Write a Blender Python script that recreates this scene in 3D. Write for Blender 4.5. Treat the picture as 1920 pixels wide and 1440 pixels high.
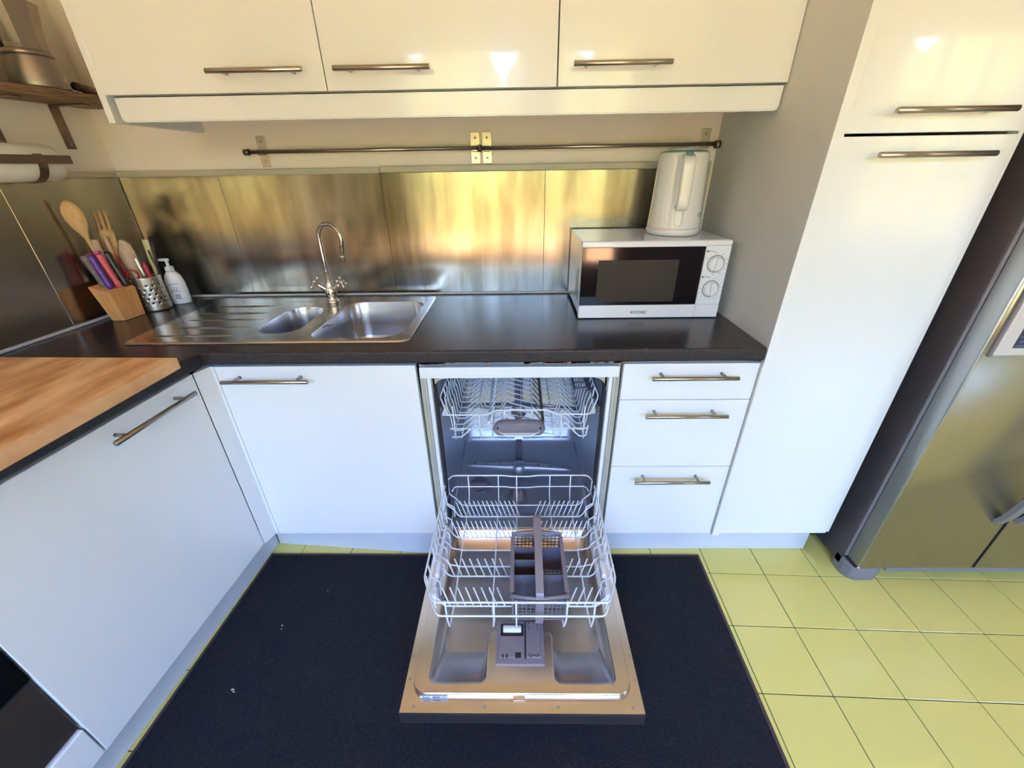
import bpy, bmesh, math, random
from mathutils import Vector, Matrix
random.seed(4)
scene = bpy.context.scene
for o in list(bpy.data.objects):
    bpy.data.objects.remove(o, do_unlink=True)
COL = scene.collection
PI = math.pi

# ------------------------------------------------------------------ camera
cam_d = bpy.data.cameras.new('camera')
cam = bpy.data.objects.new('camera', cam_d)
COL.objects.link(cam)
cam_d.sensor_width = 36.0
cam_d.lens = 36.0 * 767.46 / 1920.0
cam_d.clip_start = 0.02
_p, _y, _r = 0.4883, -0.0192, -0.0160
_fx = Vector((math.cos(_y), -math.sin(_y), 0)); _fy = Vector((math.sin(_y), math.cos(_y), 0)); _fz = Vector((0, 0, 1))
_F = _fy * math.cos(_p) - _fz * math.sin(_p)
_U = _fy * math.sin(_p) + _fz * math.cos(_p)
_R = _fx * math.cos(_r) + _U * math.sin(_r)
_U = -_fx * math.sin(_r) + _U * math.cos(_r)
cm = Matrix.Identity(4)
for i in range(3):
    cm[i][0] = _R[i]; cm[i][1] = _U[i]; cm[i][2] = -_F[i]
cm[0][3], cm[1][3], cm[2][3] = 0.2923, -1.6961, 1.3658
cam.matrix_world = cm
scene.camera = cam

# ------------------------------------------------------------------ light
vs = scene.view_settings
vs.view_transform = 'Standard'; vs.look = 'None'; vs.gamma = 1.0; vs.exposure = -0.08
vs.use_curve_mapping = False

world = bpy.data.worlds.new('sky'); scene.world = world
world.use_nodes = True
wn = world.node_tree.nodes; wl = world.node_tree.links
bgn = wn['Background']
tc = wn.new('ShaderNodeTexCoord'); sx = wn.new('ShaderNodeSeparateXYZ')
wl.new(tc.outputs['Generated'], sx.inputs[0])
rp = wn.new('ShaderNodeValToRGB'); wl.new(sx.outputs['Z'], rp.inputs[0])
cr = rp.color_ramp
cr.elements[0].position = 0.0; cr.elements[0].color = (0.42, 0.66, 1.0, 1)
cr.elements[1].position = 0.8; cr.elements[1].color = (0.18, 0.38, 1.0, 1)
e = cr.elements.new(0.2); e.color = (0.27, 0.51, 1.0, 1)
wl.new(rp.outputs[0], bgn.inputs[0])
SKY = 47.0
bgn.inputs[1].default_value = SKY

sun_d = bpy.data.lights.new('sun', 'SUN'); sun = bpy.data.objects.new('sun', sun_d); COL.objects.link(sun)
sun_d.energy = 240.0; sun_d.angle = 0.01; sun_d.color = (1.0, 0.78, 0.54)
# the sun stands behind the house (over the back wall) and lights the garden only
sun.rotation_euler = Vector((-0.25, 1.0, 2.3)).to_track_quat('Z', 'Y').to_euler()

WIN = [(-4.4, -3.1, 0.15, 2.3), (-0.80, 0.38, 0.38, 2.35), (0.66, 1.42, 0.34, 2.35), (3.45, 4.6, 0.6, 2.3)]
YR = -3.7
for i, (x0, x1, z0, z1) in enumerate(WIN):          # portals: they only guide sampling of the sky
    d = bpy.data.lights.new('sky_portal', 'AREA'); o = bpy.data.objects.new('sky_portal', d); COL.objects.link(o)
    d.shape = 'RECTANGLE'; d.size = x1 - x0; d.size_y = z1 - z0
    o.location = ((x0 + x1) / 2, YR - 0.02, (z0 + z1) / 2)
    o.rotation_euler = (PI / 2, 0, 0)
    d.cycles.is_portal = True

# ------------------------------------------------------------------ materials
def mat(name, col, rough=0.5, metal=0.0, noise=None, bump=None, coat=0.0, aniso=None, spec=None, vary=None, trans=0.0, grain=None):
    m = bpy.data.materials.new(name); m.use_nodes = True
    N = m.node_tree.nodes; L = m.node_tree.links; b = N['Principled BSDF']
    c = (*col, 1)
    b.inputs['Base Color'].default_value = c
    b.inputs['Roughness'].default_value = rough
    b.inputs['Metallic'].default_value = metal
    if coat: b.inputs['Coat Weight'].default_value = coat; b.inputs['Coat Roughness'].default_value = 0.04
    if spec is not None: b.inputs['Specular IOR Level'].default_value = spec
    if trans: b.inputs['Transmission Weight'].default_value = trans
    T = N.new('ShaderNodeTexCoord')
    def noi(scale, vec=(1, 1, 1), det=4):
        mp = N.new('ShaderNodeMapping'); mp.inputs['Scale'].default_value = vec
        L.new(T.outputs['Object'], mp.inputs[0])
        n = N.new('ShaderNodeTexNoise'); n.inputs['Scale'].default_value = scale; n.inputs['Detail'].default_value = det
        L.new(mp.outputs[0], n.inputs[0]); return n
    if noise:      # (scale, vec, colour2, lo, hi)
        n = noi(noise[0], noise[1])
        r = N.new('ShaderNodeValToRGB'); L.new(n.outputs[0], r.inputs[0])
        r.color_ramp.elements[0].position = noise[3]; r.color_ramp.elements[0].color = c
        r.color_ramp.elements[1].position = noise[4]; r.color_ramp.elements[1].color = (*noise[2], 1)
        out = r.outputs[0]
        if grain:
            n2 = noi(grain[0], grain[1]); r2 = N.new('ShaderNodeValToRGB'); L.new(n2.outputs[0], r2.inputs[0])
            r2.color_ramp.elements[0].position = 0.4; r2.color_ramp.elements[0].color = (1, 1, 1, 1)
            r2.color_ramp.elements[1].position = 0.72; r2.color_ramp.elements[1].color = (*grain[2], 1)
            mx = N.new('ShaderNodeMix'); mx.data_type = 'RGBA'; mx.blend_type = 'MULTIPLY'; mx.inputs['Factor'].default_value = 1
            L.new(out, mx.inputs['A']); L.new(r2.outputs[0], mx.inputs['B']); out = mx.outputs['Result']
        L.new(out, b.inputs['Base Color'])
    if vary:       # roughness variation (scale, vec, r0, r1)
        n = noi(vary[0], vary[1]); mr = N.new('ShaderNodeMapRange')
        mr.inputs['From Min'].default_value = 0.3; mr.inputs['From Max'].default_value = 0.7
        mr.inputs['To Min'].default_value = vary[2]; mr.inputs['To Max'].default_value = vary[3]
        L.new(n.outputs[0], mr.inputs[0]); L.new(mr.outputs[0], b.inputs['Roughness'])
    if bump:       # (scale, vec, strength, distance)
        n = noi(bump[0], bump[1], 3); bp = N.new('ShaderNodeBump')
        bp.inputs['Strength'].default_value = bump[2]; bp.inputs['Distance'].default_value = bump[3]
        L.new(n.outputs[0], bp.inputs['Height']); L.new(bp.outputs[0], b.inputs['Normal'])
    if aniso:      # (amount, rotation)
        b.inputs['Anisotropic'].default_value = aniso[0]; b.inputs['Anisotropic Rotation'].default_value = aniso[1]
        t = N.new('ShaderNodeTangent'); t.direction_type = 'UV_MAP'; t.uv_map = 'grain'
        L.new(t.outputs[0], b.inputs['Tangent'])
    return m

M = {}
M['white'] = mat('white_gloss', (0.83, 0.84, 0.84), 0.20, coat=0.35, bump=(3, (1, 1, 1), 0.02, 0.01))
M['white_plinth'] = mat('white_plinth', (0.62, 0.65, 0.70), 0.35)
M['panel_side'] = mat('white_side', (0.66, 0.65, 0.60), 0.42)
M['wall'] = mat('wall_paint', (0.90, 0.81, 0.70), 0.75, bump=(60, (1, 1, 1), 0.12, 0.002))
M['wall_room'] = mat('wall_paint_room', (0.26, 0.21, 0.16), 0.8)
M['ceil'] = mat('ceiling_warm_bounce', (0.92, 0.70, 0.46), 0.9)  # peach tint invented for the unseen ceiling, to bounce warm light
M['counter'] = mat('black_laminate', (0.018, 0.018, 0.022), 0.24, noise=(300, (1, 1, 1), (0.035, 0.034, 0.038), 0.5, 0.62), bump=(160, (1, 1, 1), 0.06, 0.001))
M['counter_edge'] = mat('black_laminate_edge', (0.009, 0.010, 0.014), 0.6, noise=(150, (1, 1, 1), (0.020, 0.020, 0.027), 0.45, 0.62), bump=(200, (1, 1, 1), 0.25, 0.001))
M['raw'] = mat('raw_chipboard', (0.50, 0.26, 0.12), 0.9, noise=(120, (1, 1, 1), (0.25, 0.12, 0.05), 0.4, 0.6))
M['splash'] = mat('brushed_steel', (0.41, 0.395, 0.34), 0.27, 1.0, noise=(5, (2.6, 1, 0.45), (0.24, 0.225, 0.185), 0.42, 0.62),
                  vary=(2.0, (3.2, 1, 0.8), 0.14, 0.25), bump=(5, (4.0, 1, 0.5), 0.05, 0.01), aniso=(0.6, 0.0))
M['splash_left'] = mat('brushed_steel_left', (0.40, 0.36, 0.31), 0.22, 1.0, noise=(4, (1, 1, 0.6), (0.33, 0.29, 0.24), 0.40, 0.66))
M['steel'] = mat('sink_steel', (0.60, 0.59, 0.57), 0.22, 1.0, vary=(6, (1, 6, 1), 0.14, 0.28))
M['bowl'] = mat('sink_bowl_steel', (0.62, 0.62, 0.63), 0.26, 1.0)
M['tub'] = mat('tub_steel', (0.47, 0.50, 0.57), 0.47, 0.9)
M['door_steel'] = mat('door_steel', (0.66, 0.60, 0.55), 0.24, 1.0)
M['chrome'] = mat('chrome', (0.78, 0.76, 0.73), 0.07, 1.0)
M['handle'] = mat('satin_nickel', (0.38, 0.35, 0.31), 0.28, 1.0, bump=(30, (1, 30, 30), 0.05, 0.001))
M['bracket'] = mat('plated_steel', (0.50, 0.47, 0.40), 0.35, 1.0)
M['alu'] = mat('aluminium_trim', (0.62, 0.61, 0.58), 0.42, 0.6)
M['trim'] = mat('grey_trim', (0.45, 0.44, 0.34), 0.4)
M['seal'] = mat('light_seal', (0.55, 0.54, 0.50), 0.45)
M['tile'] = mat('lime_tile', (0.76, 0.68, 0.19), 0.17, noise=(5, (1, 1, 1), (0.72, 0.645, 0.19), 0.35, 0.7), bump=(9, (1, 1, 1), 0.04, 0.01))
M['grout'] = mat('dark_grout', (0.045, 0.042, 0.025), 0.9)
M['mat'] = mat('navy_mat', (0.0070, 0.0095, 0.0155), 0.92, noise=(260, (1, 1, 1), (0.0165, 0.020, 0.028), 0.42, 0.62), bump=(220, (1, 1.6, 1), 0.7, 0.004), spec=0.15)
M['mat_edge'] = mat('mat_edge', (0.055, 0.048, 0.040), 0.9)
M['lint'] = mat('lint', (0.35, 0.38, 0.33), 0.9)
M['wood_board'] = mat('beech_board', (0.76, 0.44, 0.18), 0.45, noise=(2.6, (4, 1.1, 1), (0.92, 0.60, 0.30), 0.36, 0.66), grain=(5, (3.0, 1.0, 1), (0.50, 0.30, 0.16)))
M['wood_block'] = mat('block_wood', (0.60, 0.29, 0.09), 0.4, noise=(14, (6, 6, 1), (0.68, 0.36, 0.13), 0.4, 0.6))
M['wood_spoon'] = mat('spoon_wood', (0.56, 0.34, 0.12), 0.55, noise=(30, (3, 3, 1), (0.64, 0.42, 0.18), 0.4, 0.6))
M['wood_pale'] = mat('pale_wood', (0.62, 0.46, 0.29), 0.6, noise=(30, (3, 3, 1), (0.52, 0.36, 0.22), 0.4, 0.6))
M['driftwood'] = mat('weathered_wood', (0.23, 0.17, 0.10), 0.7, noise=(12, (10, 1.2, 40), (0.09, 0.07, 0.045), 0.42, 0.62), bump=(12, (10, 1.2, 40), 0.8, 0.006))
M['red'] = mat('red_plastic', (0.32, 0.008, 0.012), 0.35)
M['crimson'] = mat('crimson_plastic', (0.42, 0.01, 0.04), 0.35)
M['pink'] = mat('pink_plastic', (0.72, 0.10, 0.13), 0.35)
M['magenta'] = mat('magenta_plastic', (0.45, 0.07, 0.20), 0.35)
M['violet'] = mat('violet_plastic', (0.07, 0.015, 0.26), 0.35)
M['greyp'] = mat('grey_plastic', (0.13, 0.12, 0.11), 0.4)
M['black'] = mat('black_plastic', (0.012, 0.011, 0.011), 0.35)
M['ivory'] = mat('yellow_plastic', (0.66, 0.55, 0.22), 0.4)
M['rivet'] = mat('rivet', (0.8, 0.8, 0.8), 0.3, 1.0)
M['blade'] = mat('blade_steel', (0.65, 0.65, 0.65), 0.15, 1.0)
M['whitep'] = mat('white_plastic', (0.82, 0.82, 0.80), 0.28)
M['kettle'] = mat('kettle_white', (0.78, 0.76, 0.72), 0.16, coat=0.3)
M['teal'] = mat('teal_plastic', (0.10, 0.26, 0.27), 0.25)
M['glass_black'] = mat('black_glass', (0.006, 0.006, 0.009), 0.07, spec=0.3)
M['window_mesh'] = mat('door_mesh', (0.032, 0.035, 0.034), 0.45, spec=0.1)
M['ink'] = mat('ink', (0.03, 0.03, 0.05), 0.5)
M['ink_light'] = mat('grey_ink', (0.14, 0.14, 0.16), 0.5)
M['label'] = mat('label_grey', (0.60, 0.63, 0.68), 0.5)
M['label_blue'] = mat('label_blue', (0.06, 0.10, 0.22), 0.5)
M['mw'] = mat('microwave_white', (0.80, 0.81, 0.82), 0.22, coat=0.3)
M['wire'] = mat('wire_coating', (0.80, 0.82, 0.86), 0.3)
M['grey_rack'] = mat('grey_rack_plastic', (0.13, 0.13, 0.17), 0.45)
M['grey_rack2'] = mat('grey_rack_handle', (0.20, 0.19, 0.22), 0.35)
M['dark'] = mat('dark_recess', (0.012, 0.013, 0.017), 0.6)
M['gasket'] = mat('rubber_gasket', (0.02, 0.02, 0.025), 0.6)
M['fridge_side'] = mat('fridge_side', (0.055, 0.055, 0.062), 0.45, bump=(300, (1, 1, 1), 0.1, 0.0005))
M['fridge_front'] = mat('fridge_front', (0.50, 0.46, 0.38), 0.27, 0.85)
M['fridge_edge'] = mat('fridge_edge', (0.46, 0.48, 0.48), 0.33, 0.7)
M['fridge_trim'] = mat('fridge_trim', (0.17, 0.17, 0.19), 0.45)
M['disp_frame'] = mat('dispenser_frame', (0.62, 0.58, 0.54), 0.4)
M['oven_glass'] = mat('oven_glass', (0.004, 0.004, 0.004), 0.06)
M['oven_trim'] = mat('oven_trim', (0.03, 0.028, 0.026), 0.35)
M['moka'] = mat('moka_aluminium', (0.34, 0.32, 0.29), 0.36, 0.85)
M['brass'] = mat('burnt_aluminium', (0.62, 0.50, 0.24), 0.3, 1.0)
M['green'] = mat('green_can', (0.0, 0.16, 0.015), 0.35)
M['paper'] = mat('paper_roll', (0.80, 0.77, 0.68), 0.8, bump=(80, (1, 1, 1), 0.2, 0.002))
M['dark_steel'] = mat('dark_steel', (0.16, 0.13, 0.11), 0.4, 0.8)
M['cork'] = mat('bottle_brown', (0.08, 0.045, 0.02), 0.4)
M['sticker'] = mat('sticker', (0.60, 0.70, 0.82), 0.4)
M['bounce_ground'] = mat('warm_bounce_ground', (0.80, 0.48, 0.26), 0.9, noise=(2, (1, 1, 1), (0.70, 0.44, 0.20), 0.4, 0.6))  # tan made up to bounce warm sunlight onto the wall cabinets
M['hedge'] = mat('hedge_leaves', (0.115, 0.125, 0.03), 0.9, noise=(3, (1, 1, 1), (0.045, 0.055, 0.012), 0.5, 0.66), bump=(8, (1, 1, 1), 1.0, 0.1))
M['frame_white'] = mat('window_frame', (0.55, 0.52, 0.45), 0.5)

# ------------------------------------------------------------------ frames and helpers
A = math.radians(4.3)
FW = Matrix.Identity(4)                                             # world frame
FL = Matrix.Translation((-1.2, 0, 0)) @ Matrix.Rotation(-A, 4, 'Z') # left run: x = distance from the left wall, y = -run length

def bm_box(bm, x0, x1, y0, y1, z0, z1, bev=0.0, seg=2):
    g = bmesh.ops.create_cube(bm, size=1.0)
    vv = g['verts']
    for v in vv:
        v.co = Vector(((x0 + x1) / 2 + v.co.x * (x1 - x0), (y0 + y1) / 2 + v.co.y * (y1 - y0), (z0 + z1) / 2 + v.co.z * (z1 - z0)))
    if bev:
        es = list({e for v in vv for e in v.link_edges})
        bmesh.ops.bevel(bm, geom=es, offset=bev, segments=seg, affect='EDGES', profile=0.5)
    return bm

def box(x0, x1, y0, y1, z0, z1, bev=0.0015, seg=2):
    bm = bmesh.new(); return bm_box(bm, x0, x1, y0, y1, z0, z1, bev, seg)

def bm_tube(bm, pts, r, n=8, cap=True, closed=False, radii=None):
    pts = [Vector(p) for p in pts]
    rings = []; prev = None
    N = len(pts)
    for i, p in enumerate(pts):
        if closed: t = (pts[(i + 1) % N] - pts[i - 1])
        elif i == 0: t = pts[1] - pts[0]
        elif i == N - 1: t = pts[-1] - pts[-2]
        else: t = (pts[i + 1] - p).normalized() + (p - pts[i - 1]).normalized()
        t.normalize()
        if prev is None:
            a = Vector((0, 0, 1)) if abs(t.z) < 0.9 else Vector((1, 0, 0))
            u = t.cross(a).normalized()
        else:
            u = (prev - t * prev.dot(t)).normalized()
        prev = u; w = t.cross(u)
        rr = radii[i] if radii else r
        rings.append([bm.verts.new(p + (u * math.cos(2 * PI * k / n) + w * math.sin(2 * PI * k / n)) * rr) for k in range(n)])
    for i in range(N if closed else N - 1):
        a, b = rings[i], rings[(i + 1) % N]
        for k in range(n):
            f = bm.faces.new((a[k], a[(k + 1) % n], b[(k + 1) % n], b[k])); f.smooth = True
    if cap and not closed:
        bm.faces.new(rings[0][::-1]); bm.faces.new(rings[-1])
    return bm

def tube(pts, r, n=8, **k):
    bm = bmesh.new(); return bm_tube(bm, pts, r, n, **k)

def round_path(pts, rad, seg=4, closed=False):
    """polyline with rounded corners"""
    P = [Vector(p) for p in pts]; out = []
    N = len(P)
    for i, p in enumerate(P):
        if not closed and i in (0, N - 1): out.append(p); continue
        a = P[i - 1] - p; b = P[(i + 1) % N] - p
        r = min(rad, a.length * 0.45, b.length * 0.45)
        a = a.normalized() * r; b = b.normalized() * r
        for k in range(seg + 1):
            t = k / seg
            out.append((p + a) * (1 - t) ** 2 + p * 2 * t * (1 - t) + (p + b) * t ** 2)
    return out

def bm_lathe(bm, prof, c=(0, 0, 0), n=24, sx=1.0, sy=1.0, axis='z', cap0=True, cap1=True, seglen=None):
    rings = []
    for r, h in prof:
        ring = []
        for k in range(n):
            a = 2 * PI * k / n
            p = Vector((r * math.cos(a) * sx, r * math.sin(a) * sy, h))
            if axis == 'y': p = Vector((p.x, h, p.y))
            if axis == 'x': p = Vector((h, p.x, p.y))
            ring.append(bm.verts.new(p + Vector(c)))
        rings.append(ring)
    for i in range(len(rings) - 1):
        for k in range(n):
            f = bm.faces.new((rings[i][k], rings[i][(k + 1) % n], rings[i + 1][(k + 1) % n], rings[i + 1][k])); f.smooth = True
    if cap0: bm.faces.new(rings[0][::-1])
    if cap1: bm.faces.new(rings[-1])
    return bm

def lathe(prof, c=(0, 0, 0), n=24, **k):
    bm = bmesh.new(); return bm_lathe(bm, prof, c, n, **k)

def prism(pts, z0, z1, bev=0.0):
    """polygon in xy extruded along z"""
    bm = bmesh.new()
    a = [bm.verts.new((x, y, z0)) for x, y in pts]; b = [bm.verts.new((x, y, z1)) for x, y in pts]
    bm.faces.new(a[::-1]); bm.faces.new(b); n = len(pts)
    for k in range(n): bm.faces.new((a[k], a[(k + 1) % n], b[(k + 1) % n], b[k]))
    if bev: bmesh.ops.bevel(bm, geom=list(bm.edges), offset=bev, segments=2, affect='EDGES', profile=0.5)
    return bm

def rrect(x0, x1, y0, y1, r, n=6):
    if not isinstance(r, (tuple, list)): r = (r,) * 4
    o = []
    for (cx, cy, a0, rr) in ((x1 - r[0], y1 - r[0], 0, r[0]), (x0 + r[1], y1 - r[1], 90, r[1]), (x0 + r[2], y0 + r[2], 180, r[2]), (x1 - r[3], y0 + r[3], 270, r[3])):
        for k in range(n + 1):
            a = math.radians(a0 + 90 * k / n); o.append((cx + rr * math.cos(a), cy + rr * math.sin(a)))
    return o

def plate(bm, outer, holes, z):
    """flat plate with holes at height z; returns loops of vertices"""
    loops = []; edges = []
    for lp in [outer] + holes:
        vs_ = [bm.verts.new((x, y, z)) for x, y in lp]; loops.append(vs_)
        for k in range(len(vs_)): edges.append(bm.edges.new((vs_[k], vs_[(k + 1) % len(vs_)])))
    bmesh.ops.triangle_fill(bm, use_beauty=True, use_dissolve=False, edges=edges, normal=(0, 0, 1))
    return loops

def bridge(bm, a, b, smooth=False):
    n = len(a)
    for k in range(n):
        f = bm.faces.new((a[k], a[(k + 1) % n], b[(k + 1) % n], b[k])); f.smooth = smooth

def ring_at(bm, pts, z):
    return [bm.verts.new((x, y, z)) for x, y in pts]

def join(dst, src):
    me = bpy.data.meshes.new('tmp'); src.to_mesh(me); src.free(); dst.from_mesh(me); bpy.data.meshes.remove(me); return dst

def make_mesh(name, bm, material, uv=False):
    bmesh.ops.recalc_face_normals(bm, faces=bm.faces)
    me = bpy.data.meshes.new(name); bm.to_mesh(me); bm.free()
    for m_ in (material if isinstance(material, (list, tuple)) else [material]): me.materials.append(m_)
    if uv:
        l = me.uv_layers.new(name='grain')
        for lp in me.loops:
            co = me.vertices[lp.vertex_index].co
            l.data[lp.index].uv = (co.x + co.y, co.z)
    return me

def part(name, bm, material, parent, label=None, uv=False, kind=None):
    """bm is in the same frame coordinates the thing was placed in"""
    bm.transform(Matrix.Translation(-parent['_b']) if False else Matrix.Translation(-ORIG[origin_of(parent)]))
    o = bpy.data.objects.new(name, make_mesh(name, bm, material, uv)); COL.objects.link(o)
    o.parent = parent
    if label: o['label'] = label
    if kind: o['kind'] = kind
    return o

ORIG = {}
def origin_of(o):
    while o.parent is not None: o = o.parent
    return o.name

def thing(name, label, cat, base=(0, 0, 0), frame=FW, group=None):
    o = bpy.data.objects.new(name, None); COL.objects.link(o)
    o.empty_display_size = 0.02
    o.matrix_world = frame @ Matrix.Translation(base)
    ORIG[o.name] = Vector(base)
    o['label'] = label; o['category'] = cat
    if group: o['group'] = group
    return o

def solo(name, bm, material, label, cat, base=(0, 0, 0), frame=FW, group=None, uv=False):
    bm.transform(Matrix.Translation(-Vector(base)))
    o = bpy.data.objects.new(name, make_mesh(name, bm, material, uv)); COL.objects.link(o)
    o.matrix_world = frame @ Matrix.Translation(base)
    ORIG[o.name] = Vector(base)
    o['label'] = label; o['category'] = cat
    if group: o['group'] = group
    return o

def struct(name, bm, material, frame=FW, uv=False):
    o = bpy.data.objects.new(name, make_mesh(name, bm, material, uv)); COL.objects.link(o)
    o.matrix_world = frame
    ORIG[o.name] = Vector((0, 0, 0))
    o['kind'] = 'structure'
    return o

def text_bm(txt, size, extrude=0.0003, bold=0.0):
    cu = bpy.data.curves.new('t', 'FONT'); cu.body = txt; cu.size = size; cu.extrude = extrude; cu.offset = bold
    cu.align_x = 'CENTER'; cu.align_y = 'CENTER'; cu.resolution_u = 2
    o = bpy.data.objects.new('t', cu); COL.objects.link(o)
    dg = bpy.context.evaluated_depsgraph_get(); dg.update()
    me = bpy.data.meshes.new_from_object(o.evaluated_get(dg))
    bm = bmesh.new(); bm.from_mesh(me)
    bpy.data.objects.remove(o); bpy.data.meshes.remove(me); bpy.data.curves.remove(cu)
    return bm

UPRIGHT = Matrix.Rotation(PI / 2, 4, 'X')       # text in xz, facing -y

# ------------------------------------------------------------------ room shell
H = 0.898
struct('wall_back', box(-1.75, 5.2, 0.0, 0.14, -0.05, 2.55, 0), M['wall'])
struct('wall_left', box(-0.14, 0.0, -1.85, 0.2, -0.05, 2.55, 0), M['wall'], FL)
wl2 = bmesh.new(); bm_box(wl2, -4.8, -1.50, -1.90, -1.78, -0.05, 2.55)
struct('wall_passage', wl2, M['wall_room'])
struct('wall_far_left', box(-4.94, -4.8, YR, -1.9, -0.05, 2.55, 0), M['wall_room'])
struct('wall_right', box(5.06, 5.2, YR, 0.0, -0.05, 2.55, 0), M['wall_room'])
struct('ceiling', box(-4.94, 5.2, YR - 0.2, 0.14, 2.55, 2.7, 0), M['ceil'])
# front wall with its window openings
fw = bmesh.new()
xs = [-4.94]
for x0, x1, z0, z1 in WIN:
    bm_box(fw, xs[-1], x0, YR - 0.2, YR, -0.05, 2.55)
    bm_box(fw, x0, x1, YR - 0.2, YR, -0.05, z0); bm_box(fw, x0, x1, YR - 0.2, YR, z1, 2.55)
    xs.append(x1)
bm_box(fw, xs[-1], 5.2, YR - 0.2, YR, -0.05, 2.55)
struct('wall_front', fw, M['wall_room'])
for i, (x0, x1, z0, z1) in enumerate(WIN):
    f = bmesh.new(); t = 0.05
    bm_box(f, x0, x0 + t, YR - 0.14, YR - 0.07, z0, z1); bm_box(f, x1 - t, x1, YR - 0.14, YR - 0.07, z0, z1)
    bm_box(f, x0 + t, x1 - t, YR - 0.14, YR - 0.07, z0, z0 + t); bm_box(f, x0 + t, x1 - t, YR - 0.14, YR - 0.07, z1 - t, z1)
    n = max(1, round((x1 - x0) / 0.45))
    for k in range(1, n):
        xc = x0 + (x1 - x0) * k / n; bm_box(f, xc - 0.025, xc + 0.025, YR - 0.13, YR - 0.08, z0 + t, z1 - t)
    for zc in (z0 + (z1 - z0) * 0.36, z0 + (z1 - z0) * 0.68):
        bm_box(f, x0 + t, x1 - t, YR - 0.13, YR - 0.08, zc - 0.015, zc + 0.015)
    struct('window_%d' % (i + 1), f, M['frame_white'])
# unseen ground and hedge, added outside to shape the light indoors
struct('ground', box(-30, 30, -30, YR - 0.2, -0.35, -0.25, 0), M['bounce_ground'])
hd = bmesh.new()  # height shaped to keep low sky light off the wall cabinets
for k in range(16):
    xc = -12 + k * 1.6 + random.uniform(-.2, .2)
    bmesh.ops.create_icosphere(hd, subdivisions=3, radius=1.25, matrix=Matrix.Translation((xc, -9.5 + random.uniform(-.3, .3), 1.3)) @ Matrix.Diagonal((1, 0.8, 1.9, 1)))
for v in hd.verts: v.co += Vector((random.uniform(-.07, .07), random.uniform(-.07, .07), random.uniform(-.07, .07)))
hdo = solo('sky_screen_hedge', hd, M['hedge'], 'unseen green hedge behind the camera, made tall to screen the sky', 'hedge', (0, -9.5, -0.25))

# floor: grout bed and lime tiles
fl = struct('floor', box(-4.94, 5.2, YR - 0.2, 0.14, -0.05, -0.003, 0), M['grout'])
TA = 0.032; TS = 0.2003; OX, OY = 1.2093, -0.6634
def tpos(c, r): return OX + c * TS * math.cos(TA) - r * TS * math.sin(TA), OY - r * TS * math.cos(TA) - c * TS * math.sin(TA)
g = 0.0014
tb = bmesh.new(); bm_box(tb, g, TS - g, -TS + g, -g, -0.012, 0.0, 0.0008, 1)
tile_mesh = make_mesh('tile', tb, M['tile'])
rest = bmesh.new()
nt = 0
for c in range(-32, 21):
    for r in range(-4, 17):
        x, y = tpos(c, r)
        cx, cy = x + .1, y - .1
        if cx < -4.9 or cx > 5.1 or cy < YR or cy > 0: continue
        vis = (cy > -1.95 and cy < -0.40 and cx > -0.95 and cx < 3.0)
        if vis:
            nt += 1
            o = bpy.data.objects.new('tile', tile_mesh); COL.objects.link(o); o.parent = fl
            o.location = (x, y, random.uniform(-0.0004, 0.0)); o.rotation_euler = (0, 0, -TA)
        else:
            mt = Matrix.Translation((x, y, 0)) @ Matrix.Rotation(-TA, 4, 'Z')
            q = [rest.verts.new(mt @ Vector(p)) for p in ((g, -g, 0), (g, -TS + g, 0), (TS - g, -TS + g, 0), (TS - g, -g, 0))]
            rest.faces.new(q)
ro = part('tile_field', rest, M['tile'], fl, kind='stuff')

# ------------------------------------------------------------------ splashback
sp = thing('splashback', 'brushed steel splashback sheets on the wall behind sink and microwave', 'splashback', (0, -0.006, H))
for x0, x1 in ((-1.194, -0.8195), (-0.8185, -0.2145), (-0.2135, 0.3935), (0.3945, 0.962)):
    part('panel', box(x0, x1, -0.008, -0.001, H + 0.008, 1.352, 0.0008, 1), M['splash'], sp, uv=True)
sl = thing('splashback', 'dark reflecting steel splashback sheets on the left wall behind the knife block', 'splashback', (0.006, -0.4, H), FL)
for s0, s1 in ((0.010, 0.3895), (0.3905, 1.0), (1.001, 1.6)):
    bm = box(0.001, 0.008, -s1, -s0, H + 0.008, 1.352, 0.0008, 1)
    part('panel', bm, M['splash_left'], sl)
# trims along top and bottom of the splashback
struct('trim_1', box(-1.198, -0.212, -0.016, -0.0005, 1.350, 1.371, 0.003), M['trim'])
struct('trim_2', box(-0.210, 0.990, -0.019, -0.0005, 1.352, 1.374, 0.003), M['trim'])
struct('trim_3', box(0.0005, 0.014, -1.6, -0.012, 1.352, 1.370, 0.003), M['trim'], FL)
struct('trim_4', box(-1.186, -0.13, -0.014, -0.0085, H + 0.0005, H + 0.009, 0.002), M['seal'])
struct('trim_5', box(-0.128, 0.985, -0.013, -0.0085, H + 0.0005, H + 0.008, 0.002), M['seal'])
struct('trim_6', box(0.0085, 0.015, -1.6, -0.016, H + 0.0005, H + 0.010, 0.002), M['seal'], FL)
struct('trim_7', box(0.963, 0.990, -0.020, -0.0005, H + 0.010, 1.350, 0.002), M['trim'])

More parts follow.
